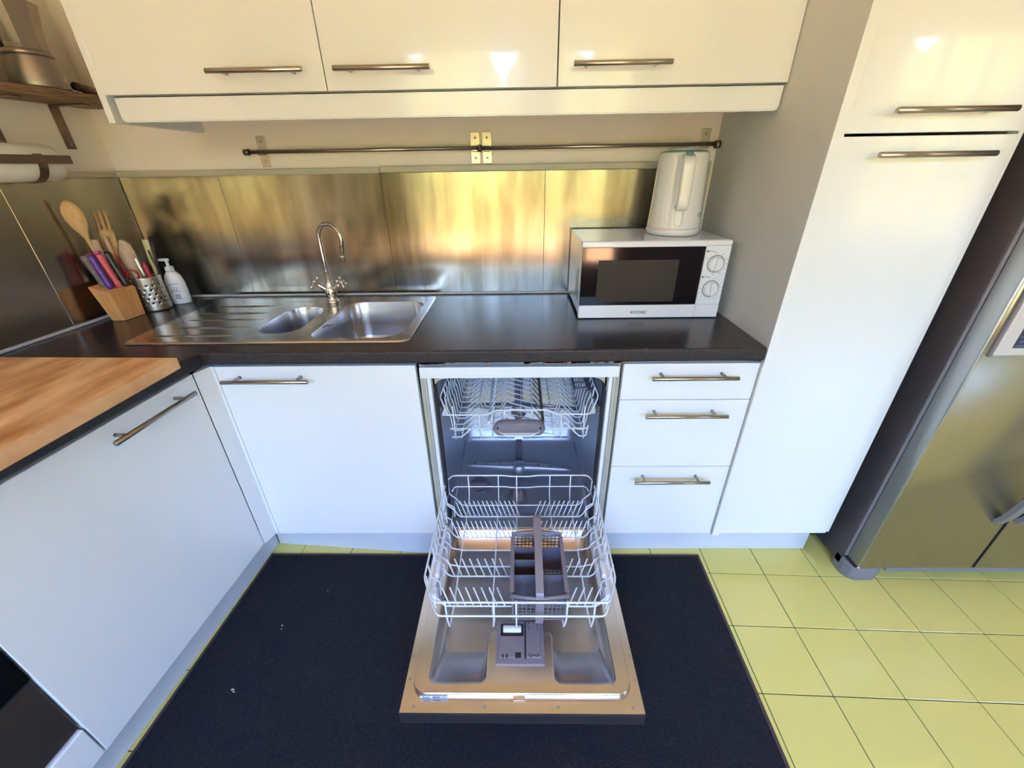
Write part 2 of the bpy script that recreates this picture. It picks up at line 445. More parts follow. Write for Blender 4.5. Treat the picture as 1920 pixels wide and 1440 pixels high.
# ------------------------------------------------------------------ worktop
def fl_pt(n, s, z=0): return FL @ Vector((n, -s, z))
ct = thing('worktop', 'black laminate corner worktop with a rounded speckled front edge', 'worktop', (0, -0.3, 0.858))
p_in = Vector((-0.640, -0.6104, 0)); cf = fl_pt(0.6045, 1.9)
cb = fl_pt(0.0006, 1.9); cc = fl_pt(0.0006, 0.0012)
outer = [(cc.x + .0005, -0.0012), (cc.x, -0.0012), (cb.x, cb.y), (cf.x, cf.y), (p_in.x, p_in.y), (1.0015, -0.6104), (1.0015, -0.0012)]
outer = outer[1:]
hole = rrect(-0.915, -0.055, -0.525, -0.105, 0.02, 2)
bm = bmesh.new()
lt = plate(bm, outer, [hole], H); lb = plate(bm, outer, [hole], 0.858)
bridge(bm, lt[1], lb[1]);
bridge(bm, lt[0], lb[0])
bm.edges.ensure_lookup_table()
fe = [e for e in bm.edges if all(abs(v.co.z - H) < 1e-5 or True for v in e.verts) and all(v.co.y < -0.6 for v in e.verts) and len(e.link_faces) == 2 and abs(e.verts[0].co.z - e.verts[1].co.z) < 1e-6 and e.calc_face_angle(0) > 0.5
      and e.verts[0].co.x > -0.79 and e.verts[1].co.x > -0.79]
bmesh.ops.bevel(bm, geom=fe, offset=0.007, segments=3, affect='EDGES', profile=0.5)
for f in bm.faces:
    if f.calc_center_median().z < H - 0.0005: f.material_index = 1
part('slab', bm, [M['counter'], M['counter_edge']], ct)
# chipped raw underside edge above the dishwasher
ch = bmesh.new()
for k in range(46):
    x = random.choice([random.uniform(0.0, 0.06), random.uniform(0.06, 0.58), random.uniform(0.28, 0.60), random.uniform(0.28, 0.6)])
    w = random.uniform(0.006, 0.03)
    bm_box(ch, x, x + w, -0.6085, -0.600, 0.858 - random.uniform(0.001, 0.0045), 0.8584)
part('raw_edge', ch, M['raw'], ct, label='chipped orange chipboard under the worktop edge', kind='stuff')

# ------------------------------------------------------------------ sink
sk = thing('sink', 'stainless steel sink with one and a half bowls and ribbed drainer', 'sink', (-0.48, -0.3, H))
bm = bmesh.new()
big = rrect(-0.372, -0.072, -0.512, -0.125, (0.05, 0.07, 0.05, 0.09), 7)
small = rrect(-0.572, -0.428, -0.465, -0.185, (0.06, 0.06, 0.06, 0.06), 7)
zt = H + 0.004
outp = rrect(-0.935, -0.040, -0.540, -0.054, (0.02, 0.02, 0.02, 0.035), 4)
rim_o = ring_at(bm, outp, H + 0.0005)
rim_t = ring_at(bm, [(x * 0.995 - 0.0024, y * 0.99 - 0.003) for x, y in outp], zt + 0.002)
rim_i = ring_at(bm, [((x + 0.4875) * 0.985 - 0.4875, (y + 0.297) * 0.965 - 0.297) for x, y in outp], zt)
bridge(bm, rim_o, rim_t, True); bridge(bm, rim_t, rim_i, True)
edges = [bm.edges.get((rim_i[k], rim_i[(k + 1) % len(rim_i)])) for k in range(len(rim_i))]
hl = []
for lp in (big, small):
    v_ = ring_at(bm, lp, zt); hl.append(v_)
    edges += [bm.edges.new((v_[k], v_[(k + 1) % len(v_)])) for k in range(len(v_))]
bmesh.ops.triangle_fill(bm, use_beauty=True, edges=edges, normal=(0, 0, 1))
part('basin_plate', bm, M['steel'], sk)
def bowl(name, lp, depth, cx, cy):
    bm = bmesh.new()
    def sc(f, z): return ring_at(bm, [(cx + (x - cx) * f, cy + (y - cy) * f) for x, y in lp], z)
    r = [sc(1.0, zt), sc(0.985, zt - 0.006), sc(0.965, zt - depth * 0.5), sc(0.94, zt - depth + 0.035), sc(0.90, zt - depth + 0.012), sc(0.82, zt - depth + 0.002), sc(0.3, zt - depth)]
    for a, b in zip(r, r[1:]): bridge(bm, a, b, True)
    bm.faces.new(r[-1])
    o = part(name, bm, M['bowl'], sk); return o
bb = bowl('bowl', big, 0.165, -0.222, -0.32)
sb = bowl('bowl', small, 0.13, -0.50, -0.325)
for (cx, cy, dz, pr) in ((-0.222, -0.32, 0.1645, bb), (-0.50, -0.325, 0.1295, sb)):
    part('drain', lathe([(0.001, 0.001), (0.03, 0.001), (0.038, 0.004), (0.042, 0.001)], (cx, cy, zt - dz), 24, cap0=False, cap1=False), M['chrome'], pr)
for (y, xa, xb) in ((-0.168, -0.874, -0.645), (-0.253, -0.885, -0.611), (-0.325, -0.885, -0.598), (-0.403, -0.885, -0.602), (-0.479, -0.885, -0.612)):
    bm = bmesh.new()
    bmesh.ops.create_uvsphere(bm, u_segments=24, v_segments=8, radius=1.0, matrix=Matrix.Translation(((xa + xb) / 2, y, zt - 0.001)) @ Matrix.Diagonal(((xb - xa) / 2, 0.010, 0.0048, 1)))
    for f in bm.faces: f.smooth = True
    part('drainer_rib', bm, M['steel'], sk)
# embossed maker's mark beside the large bowl: two groups of slanted bars
mk = bmesh.new()
for k, (dx, sl) in enumerate(((-0.014, 0), (-0.009, 0), (-0.004, 0), (0.002, 1), (0.008, -1), (0.013, 0), (0.018, 0))):
    x = -0.350 + dx * 0.62; y0, y1 = (-0.418, -0.388) if k < 3 else (-0.410, -0.380)
    sh = 0.005 * sl
    mk.faces.new([mk.verts.new(p) for p in ((x - .0011 + sh, y0, zt + .0006), (x + .0011 + sh, y0, zt + .0006), (x + .0011 - sh, y1, zt + .0006), (x - .0011 - sh, y1, zt + .0006))])
part('mark', mk, M['ink'], sk, label='black bar mark stamped between the bowls', kind='stuff')

# ------------------------------------------------------------------ tap
TX, TY = -0.440, -0.122
tp = thing('tap', 'chrome swan neck mixer tap with two cross handles', 'tap', (TX, TY, zt))
bm = lathe([(0.024, 0.0), (0.024, 0.006), (0.019, 0.010), (0.017, 0.022), (0.021, 0.034), (0.022, 0.046), (0.016, 0.060), (0.0125, 0.072), (0.012, 0.082), (0.008, 0.086)], (TX, TY, zt), 24)
part('tap_body', bm, M['chrome'], tp)
sdir = Vector((0.93, -0.36, 0)).normalized()
pts = [Vector((TX, TY, zt + 0.07)), Vector((TX, TY, zt + 0.13)), Vector((TX, TY, 1.10)), Vector((TX, TY, 1.145))]
R = 0.052
for k in range(1, 15):
    a = PI - PI * k / 14 * 1.09
    pts.append(Vector((TX, TY, 1.145)) + sdir * (R + R * math.cos(a)) + Vector((0, 0, R * 0.95 * math.sin(a))))
end = pts[-1]; d_ = (pts[-1] - pts[-2]).normalized()
pts.append(end + d_ * 0.045)
part('spout', tube(pts, 0.0075, 14), M['chrome'], tp)
q = pts[-1]
part('aerator', tube([q, q + d_ * 0.004, q + d_ * 0.0041, q + d_ * 0.02], 0.01, 14, radii=[0.0085, 0.0105, 0.0105, 0.0105]), M['chrome'], tp)
for sgn in (-1, 1):
    b0 = Vector((TX, TY, zt + 0.040)); ax = Vector((sgn * 0.80, -0.10, 0.60)).normalized()
    arm = tube([b0, b0 + ax * 0.03, b0 + ax * 0.045, b0 + ax * 0.052], 0.01, 14, radii=[0.011, 0.0105, 0.0085, 0.011])
    kn = part('valve', arm, M['chrome'], tp)
    hb = b0 + ax * 0.066
    bm = tube([b0 + ax * 0.05, hb - ax * 0.004, hb, hb + ax * 0.006, hb + ax * 0.009], 0.01, 14, radii=[0.006, 0.007, 0.0115, 0.0105, 0.004])
    u = ax.cross(Vector((0, 1, 0.2))).normalized(); w = ax.cross(u).normalized()
    for k in range(4):
        a = PI / 4 + k * PI / 2; dr = u * math.cos(a) + w * math.sin(a)
        bm_tube(bm, [hb, hb + dr * 0.016], 0.0032, 10)
        bmesh.ops.create_uvsphere(bm, u_segments=12, v_segments=8, radius=0.0068, matrix=Matrix.Translation(hb + dr * 0.021))
    for f in bm.faces: f.smooth = True
    part('cross_handle', bm, M['chrome'], kn)

# ------------------------------------------------------------------ cabinet helpers
def bar_handle(x0, x1, y, z, parent, ydoor, r=0.0062, frame_pts=None, name='handle'):
    bm = bmesh.new()
    n = 16
    bm_tube(bm, [(x0, y, z), (x0 + .0006, y, z), (x1 - .0006, y, z), (x1, y, z)], r, n, radii=[r - .0007, r, r, r - .0007])
    L_ = x1 - x0
    for xx in (x0 + L_ * 0.14, x1 - L_ * 0.14):
        bm_tube(bm, [(xx, y, z), (xx, ydoor, z)], 0.0048, 12)
    return part(name, bm, M['handle'], parent)

def bar_handle_L(s0, s1, n_, z, parent, ndoor, r=0.0062):
    bm = bmesh.new()
    bm_tube(bm, [(n_, -s0, z), (n_, -s0 - .0006, z), (n_, -s1 + .0006, z), (n_, -s1, z)], r, 16, radii=[r - .0007, r, r, r - .0007])
    for s in (s0 + (s1 - s0) * .14, s1 - (s1 - s0) * .14):
        bm_tube(bm, [(n_, -s, z), (ndoor, -s, z)], 0.0048, 12)
    return part('handle', bm, M['handle'], parent)

def hollow(x0, x1, y0, y1, z0, z1, t=0.016):
    """carcass open at the front (-y)"""
    bm = bmesh.new()
    bm_box(bm, x0, x0 + t, y0, y1, z0, z1); bm_box(bm, x1 - t, x1, y0, y1, z0, z1)
    bm_box(bm, x0 + t, x1 - t, y0, y1, z0, z0 + t); bm_box(bm, x0 + t, x1 - t, y0, y1, z1 - t, z1)
    bm_box(bm, x0 + t, x1 - t, y1 - t, y1, z0 + t, z1 - t)
    return bm

# sink base cabinet
FY = -0.5995
c = thing('sink_cabinet', 'white gloss base cabinet under the sink with one large door', 'cabinet', (-0.3, -0.3, 0.146))
part('carcass', hollow(-0.622, -0.018, -0.578, -0.02, 0.148, 0.730), M['panel_side'], c)
d = part('door', box(-0.6225, -0.0165, FY, -0.5805, 0.1465, 0.8480, 0.0015), M['white'], c)
bar_handle(-0.590, -0.331, -0.635, 0.813, d, FY)
# corner filler strips
bm = prism([(-0.6245, -0.5985), (-0.6245, -0.578), (-0.665, -0.578), (-0.6538, -0.6452), (-0.6515, -0.6458), (-0.634, -0.5985)], 0.1465, 0.8485)
solo('corner_filler', bm, M['white'], 'narrow white filler strip in the inner corner of the base cabinets', 'filler panel', (-0.64, -0.59, 0.146))

# left run base cabinet
c = thing('left_cabinet', 'white base cabinet with a wide door under the chopping board, left run', 'cabinet', (0.3, -0.9, 0.146), FL)
bm = bmesh.new(); t = .016
for a_ in ((0.02, 0.571, -0.622, -0.606), (0.02, 0.571, -1.212, -1.196), (0.02, 0.036, -1.196, -0.622)): bm_box(bm, *a_, 0.148, 0.854)
bm_box(bm, 0.036, 0.571, -1.196, -0.622, 0.148, 0.164); bm_box(bm, 0.036, 0.571, -1.196, -0.622, 0.838, 0.854)
part('carcass', bm, M['panel_side'], c)
d = part('door', box(0.574, 0.593, -1.2115, -0.6045, 0.1465, 0.8480, 0.0015), M['white'], c)
bar_handle_L(0.650, 0.893, 0.628, 0.813, d, 0.593, 0.0066)

# built-in oven at the lower left, with the drawer below it
c = thing('oven', 'black glass built-in oven at the lower left edge', 'oven', (0.3, -1.5, 0.27), FL)
part('oven_body', box(0.03, 0.571, -1.81, -1.216, 0.262, 0.850, 0.002), M['oven_trim'], c)
part('door_frame', box(0.572, 0.588, -1.812, -1.2150, 0.262, 0.750, 0.002), M['oven_trim'], c)
part('door_glass', box(0.5885, 0.592, -1.812, -1.2155, 0.462, 0.745, 0.001), M['oven_glass'], c)
part('control_panel', box(0.572, 0.592, -1.812, -1.2150, 0.753, 0.849, 0.002), M['oven_glass'], c)
c = thing('oven_cabinet', 'white cabinet drawer below the black oven at the bottom left corner', 'cabinet', (0.3, -1.5, 0.146), FL)
part('drawer_box', box(0.03, 0.571, -1.80, -1.23, 0.150, 0.245, 0.002), M['panel_side'], c)
part('drawer_front', box(0.574, 0.593, -1.812, -1.2150, 0.1465, 0.2535, 0.0025), M['white'], c)

# drawer unit
c = thing('drawer_cabinet', 'white base unit with three handled drawers beside the dishwasher', 'cabinet', (0.8, -0.3, 0.146))
part('carcass', hollow(0.607, 1.0015, -0.578, -0.02, 0.148, 0.854), M['panel_side'], c)
for (z0, z1, hz, hx) in ((0.7255, 0.8470, 0.8145, 0.0), (0.4645, 0.7230, 0.684, -0.001), (0.1465, 0.4620, 0.4235, -0.002)):
    d = part('drawer_front', box(0.6035, 1.0015, FY, -0.5805, z0, z1, 0.0013), M['white'], c)
    bar_handle(0.680 + hx, 0.930 + hx, -0.635, hz, d, FY)

# tall larder unit with side panel
c = thing('tall_cabinet', 'tall white larder cabinet with two doors beside the fridge', 'cabinet', (1.2, -0.3, 0.0))
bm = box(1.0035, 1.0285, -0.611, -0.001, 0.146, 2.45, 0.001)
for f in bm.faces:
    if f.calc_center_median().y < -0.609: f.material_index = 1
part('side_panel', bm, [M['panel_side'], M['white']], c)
part('carcass', hollow(1.0290, 1.4380, -0.578, -0.004, 0.148, 2.40), M['panel_side'], c)
part('cover_strip', box(1.4285, 1.4400, -0.5965, -0.579, 0.150, 2.40, 0.001), M['white'], c)
part('plinth_block', box(1.03, 1.435, -0.52, -0.02, 0.002, 0.146, 0), M['dark'], c)
d = part('door', box(1.0300, 1.4270, FY, -0.5805, 0.1465, 1.4150, 0.0015), M['white'], c)
bar_handle(1.104, 1.363, -0.635, 1.377, d, FY)
d = part('door', box(1.0300, 1.4270, FY, -0.5805, 1.4210, 2.30, 0.0015), M['white'], c)
bar_handle(1.108, 1.364, -0.635, 1.461, d, FY)

# plinths
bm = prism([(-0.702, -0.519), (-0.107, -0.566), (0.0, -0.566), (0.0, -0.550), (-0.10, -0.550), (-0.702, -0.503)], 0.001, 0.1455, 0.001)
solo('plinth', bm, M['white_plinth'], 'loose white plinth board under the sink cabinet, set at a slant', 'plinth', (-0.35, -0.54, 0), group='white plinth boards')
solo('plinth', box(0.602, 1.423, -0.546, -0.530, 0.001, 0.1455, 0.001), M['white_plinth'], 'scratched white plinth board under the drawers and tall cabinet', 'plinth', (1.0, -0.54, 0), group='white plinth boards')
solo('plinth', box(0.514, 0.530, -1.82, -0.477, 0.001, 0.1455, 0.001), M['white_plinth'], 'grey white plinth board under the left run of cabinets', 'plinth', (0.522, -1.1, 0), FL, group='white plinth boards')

# wall cabinets
UY = -0.3709
ZD = 1.5505
seams = [(-0.8180, -0.2145, -0.505, -0.256, 'leftmost white wall cabinet beside the shelf corner'), (-0.2115, 0.3975, -0.176, 0.071, 'middle white wall cabinet above the tap end of the worktop'), (0.4005, 1.0020, 0.437, 0.685, 'rightmost white wall cabinet above the microwave')]
for x0, x1, hx0, hx1, lab in seams:
    c = thing('wall_cabinet', lab, 'cabinet', ((x0 + x1) / 2, -0.18, ZD), group='white wall cabinets above the worktop')
    part('carcass', hollow(x0 + 0.001, x1 - 0.001, -0.350, -0.001, ZD + 0.004, 2.40), M['panel_side'], c)
    d = part('door', box(x0, x1, UY, -0.352, ZD, 2.35, 0.0015), M['white'], c)
    bar_handle(hx0, hx1, -0.405, 1.593, d, UY)
solo('end_panel', box(-0.8370, -0.8190, -0.3690, -0.001, 1.487, 2.40, 0.001), M['white'], 'white end panel closing the left side of the wall cabinets', 'panel', (-0.828, -0.18, 1.487))
bm = bmesh.new()
pts_ = rrect(-0.805, 1.000, 1.489, 1.5488, (0.0005, 0.0005, 0.012, 0.012), 3)
a_ = [bm.verts.new((x, -0.362, z)) for x, z in pts_]; b_ = [bm.verts.new((x, -0.345, z)) for x, z in pts_]
bm.faces.new(a_); bm.faces.new(b_[::-1]); bridge(bm, a_, b_)
bmesh.ops.bevel(bm, geom=[e for e in bm.edges if e.verts[0].co.y < -0.361 and e.verts[1].co.y < -0.361], offset=0.003, segments=2, affect='EDGES')
solo('pelmet', bm, M['white'], 'long white pelmet strip hanging below the wall cabinets', 'pelmet', (0.1, -0.355, 1.49))

# ------------------------------------------------------------------ dishwasher
dw = thing('dishwasher', 'open dishwasher with racks out and its steel door lowered', 'dishwasher', (0.3, -0.3, 0.0))
# body shell
bm = bmesh.new()
bm_box(bm, -0.010, 0.004, -0.575, -0.03, 0.10, 0.840); bm_box(bm, 0.590, 0.600, -0.575, -0.03, 0.10, 0.840)
bm_box(bm, 0.004, 0.590, -0.560, -0.03, 0.826, 0.840); bm_box(bm, 0.004, 0.590, -0.045, -0.03, 0.10, 0.826)
part('housing', bm, M['alu'], dw)
part('crossbar', box(-0.009, 0.595, -0.592, -0.562, 0.799, 0.836, 0.003), M['whitep'], dw, label='white metal crossbar over the opening')
# front frame strips: grey outer, light inner, dark gasket, both sides
for sg, xe in ((1, -0.012), (-1, 0.600)):
    def X(d): return xe + sg * d
    for (d0, d1, y0, y1, mt_, nm) in ((0.000, 0.012, -0.583, -0.560, 'trim', 'outer_strip'), (0.013, 0.021, -0.590, -0.560, 'alu', 'frame_strip'), (0.022, 0.034, -0.587, -0.560, 'wire', 'frame_strip'), (0.034, 0.043, -0.570, -0.545, 'gasket', 'gasket')):
        part(nm, box(min(X(d0), X(d1)), max(X(d0), X(d1)), y0, y1, 0.150, 0.7985, 0.0015), M[mt_], dw)
# upper corners of the opening
for sg, xe in ((1, 0.022), (-1, 0.566)):
    cn = bmesh.new()
    pts_ = [(xe, 0.799), (xe + sg * 0.04, 0.799)] + [(xe + sg * (0.04 - 0.036 * math.sin(a)), 0.799 - 0.012 - 0.036 * (1 - math.cos(a))) for a in [k * PI / 2 / 6 for k in range(7)]] + [(xe, 0.74)]
    a_ = [cn.verts.new((x, -0.570, z)) for x, z in pts_]; b_ = [cn.verts.new((x, -0.560, z)) for x, z in pts_]
    cn.faces.new(a_); cn.faces.new(b_[::-1]); bridge(cn, a_, b_)
    part('frame_corner', cn, M['trim'], dw)
# tub
x0, x1, y0, y1 = 0.022, 0.566, -0.555, -0.060
bm = bmesh.new()
sec = lambda f, z: None
def tub_ring(e, z, r=0.05):
    return ring_at(bm, rrect(x0 + e, x1 - e, y0 + (0 if e == 0 else 0.0), y1 - e, (r, r, 0.004, 0.004), 5), z)
rr = [tub_ring(0.0, 0.805), tub_ring(0.0, 0.265), tub_ring(0.006, 0.255), tub_ring(0.012, 0.200), tub_ring(0.03, 0.190)]
for a_, b_ in zip(rr, rr[1:]): bridge(bm, a_, b_, True)
# floor sloping to the sump
cxs, cys = 0.290, -0.430
lp = [(v.co.x, v.co.y) for v in rr[-1]]
r6 = ring_at(bm, [(cxs + (x - cxs) * 0.72, cys + (y - cys) * 0.72) for x, y in lp], 0.182)
r7 = ring_at(bm, [(cxs + (x - cxs) * 0.25, cys + (y - cys) * 0.35) for x, y in lp], 0.160)
bridge(bm, rr[-1], r6, True); bridge(bm, r6, r7, True); bm.faces.new(r7)
# remove the front wall above the sill
bmesh.ops.delete(bm, geom=[f for f in bm.faces if f.calc_center_median().y < y0 + 0.003 and f.calc_center_median().z > 0.20], context='FACES')
bm.faces.new([bm.verts.new(p) for p in ((x0, y0, 0.806), (x1, y0, 0.806), (x1, y1, 0.806), (x0, y1, 0.806))])
tubo = part('tub', bm, M['tub'], dw)
# pressed details
part('water_channel', box(0.272, 0.308, -0.070, -0.0605, 0.200, 0.62, 0.003), M['grey_rack'], tubo)
part('water_channel', box(0.276, 0.304, -0.265, -0.068, 0.190, 0.200, 0.003), M['grey_rack'], tubo)
for sg in (0, 1):
    xx = 0.035 if sg == 0 else 0.553
    part('side_rib', tube([(xx, -0.09, 0.205), (xx, -0.50, 0.197)], 0.006, 8), M['tub'], tubo)
for xa, xb in ((0.045, 0.270), (0.310, 0.545)):
    part('rear_rib', tube([(xa, -0.074, 0.212), (xb, -0.074, 0.212)], 0.0045, 8), M['alu'], tubo)
# filter, salt cap, spray arms
fb = bmesh.new()
bm_lathe(fb, [(0.036, 0), (0.036, 0.010), (0.030, 0.014), (0.030, 0.026), (0.020, 0.030), (0.020, 0.040), (0.010, 0.044)], (0.285, -0.420, 0.160), 28)
bm_box(fb, 0.279, 0.291, -0.446, -0.394, 0.196, 0.206, 0.002)
part('filter', fb, M['grey_rack2'], dw)
sc_ = lathe([(0.052, 0), (0.052, 0.007), (0.046, 0.010), (0.040, 0.006), (0.036, 0.010), (0.010, 0.010)], (0.118, -0.371, 0.176), 32)
bm_box(sc_, 0.085, 0.151, -0.376, -0.366, 0.184, 0.192, 0.002)
part('salt_cap', sc_, M['grey_rack'], dw)
def spray(z, y, name='spray_arm', rot=0.06):
    bm = bmesh.new(); n = 16
    up = []; lo = []
    for k in range(n + 1):
        t_ = -1 + 2 * k / n
        w = 0.026 * (1 - 0.55 * abs(t_)); x = 0.29 + t_ * 0.228; yy = y - 0.018 * math.copysign(abs(t_) ** 1.5, t_)
        hz = z + 0.012 * (1 - abs(t_)) 
        up.append([(x, yy - w, z - .002), (x, yy - w * .5, hz + .006), (x, yy + w * .5, hz + .006), (x, yy + w, z - .002)])
    vv = [[bm.verts.new(p) for p in row] for row in up]
    for a_, b_ in zip(vv, vv[1:]):
        for k in range(3): f = bm.faces.new((a_[k], a_[k + 1], b_[k + 1], b_[k])); f.smooth = True
        bm.faces.new((a_[3], a_[0], b_[0], b_[3]))
    bm.faces.new(vv[0]); bm.faces.new(vv[-1][::-1])
    bm_lathe(bm, [(0.030, -0.03), (0.030, 0.012), (0.020, 0.020), (0.008, 0.022)], (0.29, y, z), 20)
    o = part(name, bm, M['tub'], dw)
    hb = bmesh.new()
    for t_ in (-.85, -.62, -.38, .38, .6, .85):
        bm_lathe(hb, [(0.0035, 0), (0.0035, 0.0008)], (0.29 + t_ * .228, y - 0.018 * math.copysign(abs(t_) ** 1.5, t_), z + 0.012 * (1 - abs(t_)) + .0063), 8)
    part('nozzles', hb, M['dark'], o, kind='stuff')
spray(0.205, -0.285)
spray(0.520, -0.300)
# side rails of the upper rack
for xx in (0.030, 0.556):
    part('rack_rail', box(xx - 0.006, xx + 0.006, -0.545, -0.08, 0.640, 0.668, 0.003), M['grey_rack'], dw)
    for yy in (-0.50, -0.30):
        part('rail_roller', lathe([(0.012, -0.006), (0.014, -0.003), (0.014, 0.003), (0.012, 0.006)], (xx + (0.010 if xx < .3 else -0.010), yy, 0.628), 16, axis='x'), M['whitep'], dw)

WR = 0.0024
# ---- upper rack
ur = part('upper_rack', tube(round_path([(0.040, -0.556, 0.646), (0.060, -0.556, 0.646), (0.187, -0.556, 0.646), (0.215, -0.556, 0.664), (0.385, -0.556, 0.664), (0.412, -0.556, 0.648), (0.523, -0.556, 0.646), (0.540, -0.52, 0.66), (0.540, -0.10, 0.70), (0.520, -0.075, 0.70), (0.065, -0.075, 0.70), (0.045, -0.10, 0.70), (0.045, -0.52, 0.66), (0.040, -0.556, 0.646)], 0.012, 3), 0.0027, 8), M['wire'], dw, label='white wire upper rack')
prof = [(0.044, 0.690), (0.050, 0.640), (0.056, 0.628), (0.064, 0.556), (0.096, 0.556), (0.142, 0.600), (0.150, 0.600), (0.166, 0.558), (0.222, 0.558), (0.245, 0.604), (0.252, 0.604), (0.262, 0.596), (0.372, 0.566), (0.425, 0.558), (0.438, 0.612), (0.446, 0.612), (0.494, 0.558), (0.516, 0.558), (0.526, 0.640), (0.538, 0.680)]
for k in range(13):
    y = -0.553 + k * 0.039
    if k == 0:
        segs = [prof[3:8] + [(0.207, 0.558), (0.207, 0.572)], [(0.375, 0.572), (0.425, 0.558)] + prof[14:18] + [(0.522, 0.60)]]
    else: segs = [prof]
    for s in segs: part('cross_wire', tube(round_path([(x, y, z) for x, z in s], 0.006, 2), WR, 6), M['wire'], ur)
for x, z in ((0.070, 0.553), (0.096, 0.553), (0.120, 0.575), (0.146, 0.602), (0.200, 0.555), (0.300, 0.583), (0.340, 0.572), (0.410, 0.557), (0.460, 0.592), (0.480, 0.570), (0.510, 0.555)):
    part('long_wire', tube([(x, -0.553, z), (x, -0.085, z)], WR * .9, 6), M['wire'], ur)
for p_ in ([(0.060, -0.557, 0.592), (0.192, -0.557, 0.592), (0.204, -0.557, 0.600)], [(0.378, -0.557, 0.600), (0.390, -0.557, 0.592), (0.520, -0.557, 0.592)]):
    part('front_rail', tube(round_path(p_, 0.01, 3), 0.0027, 8), M['wire'], ur)
for x in (0.076, 0.160, 0.430, 0.505): part('front_wire', tube([(x, -0.5585, 0.650 if x not in (.076, .505) else .680), (x + .002, -0.5585, 0.552)], 0.0023, 6), M['wire'], ur)
for x in (0.244, 0.334): part('front_wire', tube([(x, -0.5585, 0.666), (x, -0.5585, 0.625)], 0.0023, 6), M['wire'], ur)
for xx, s in ((0.044, 1), (0.540, -1)):
    part('side_rail', tube(round_path([(xx + s * .014, -0.556, 0.646), (xx - s * 0.012, -0.53, 0.70), (xx, -0.50, 0.725), (xx, -0.10, 0.725)], 0.01, 3), 0.0025, 8), M['wire'], ur)
    for k in range(1, 12):
        y = -0.553 + k * 0.039
        part('side_wire', tube([(xx, y, 0.725), (xx + s * 0.004, y, 0.690)], WR, 6), M['wire'], ur)
# tines folded down: two grey comb strips
for (x, lean) in ((0.190, 0.02), (0.372, -0.03)):
    cb_ = bmesh.new()
    bm_box(cb_, x - .005, x + .005, -0.545, -0.10, 0.600, 0.612, .002)
    for k in range(11):
        y = -0.54 + k * 0.042; bm_tube(cb_, [(x, y, 0.604), (x + lean, y + .01, 0.640)], 0.0025, 6)
    part('comb_strip', cb_, M['greyp' if x > .3 else 'wire'], ur)
part('cup_shelf', box(0.520, 0.548, -0.50, -0.12, 0.700, 0.704, 0.001), M['grey_rack'], ur)
sh_ = bmesh.new()
for k in range(10): bm_box(sh_, 0.475, 0.520, -0.50 + k * .04, -0.494 + k * .04, 0.708 , 0.714)
bm_box(sh_, 0.474, 0.480, -0.50, -0.12, 0.706, 0.715)
part('cup_shelf_grid', sh_, M['grey_rack'], ur)
# grey handle on the upper rack
hp = rrect(0.206, 0.378, 0.578, 0.630, (0.035, 0.035, 0.018, 0.018), 5)
bm = bmesh.new()
a_ = [bm.verts.new((x, -0.566, z)) for x, z in hp]; b_ = [bm.verts.new((0.292 + (x - .292) * .93, -0.584, 0.606 + (z - .606) * .85)) for x, z in hp]; c_ = [bm.verts.new((x, -0.559, z)) for x, z in hp]
bridge(bm, c_, a_); bridge(bm, a_, b_, True); bm.faces.new(b_); bm.faces.new(c_[::-1])
hh = part('rack_handle', bm, M['grey_rack2'], ur, label='grey plastic rack handle')
bm = bmesh.new()
for k in range(4): bm_tube(bm, round_path([(0.225 + k * .006, -0.586, 0.600 - k * .003), (0.235 + k * .006, -0.588, 0.594 - k * .0045), (0.349 - k * .006, -0.588, 0.594 - k * .0045), (0.360 - k * .006, -0.586, 0.600 - k * .003)], .004, 2), 0.0012, 6)
part('grip_ribs', bm, M['wire'], hh, kind='stuff')
bm = bmesh.new()
for x in (0.222, 0.362): bm_lathe(bm, [(0.0035, 0), (0.0035, 0.004)], (x, -0.588, 0.612), 8, axis='y')
part('lug', bm, M['dark'], hh)

# ---- lower rack
Z0, Z1 = 0.250, 0.352
rim = [(0.024, -0.548), (0.024, -0.944), (0.062, -1.020), (0.524, -1.020), (0.556, -0.944), (0.560, -0.548), (0.545, -0.512), (0.040, -0.512)]
zz = [0.352, 0.354, 0.360, 0.360, 0.354, 0.352, 0.352, 0.352]
lr_pts = [(x, y, z) for (x, y), z in zip(rim, zz)]
bp = lr_pts[:7] + [(0.360, -0.512, 0.352), (0.332, -0.512, 0.347), (0.262, -0.512, 0.347), (0.232, -0.512, 0.352)] + lr_pts[7:]
lr = part('lower_rack', tube(round_path(bp, 0.016, 4, closed=True), 0.0028, 8, closed=True), M['wire'], dw, label='white wire lower rack')
# second rail front and back
part('front_rail', tube(round_path([(0.030, -0.955, 0.318), (0.070, -1.026, 0.312), (0.516, -1.026, 0.312), (0.552, -0.955, 0.318)], 0.012, 3), 0.0027, 8), M['wire'], lr)
part('back_rail', tube(round_path([(0.040, -0.540, 0.300), (0.046, -0.514, 0.300), (0.232, -0.514, 0.300), (0.262, -0.514, 0.295), (0.332, -0.514, 0.295), (0.360, -0.514, 0.300), (0.540, -0.514, 0.300), (0.548, -0.540, 0.300)], 0.012, 3), 0.0024, 8), M['wire'], lr)
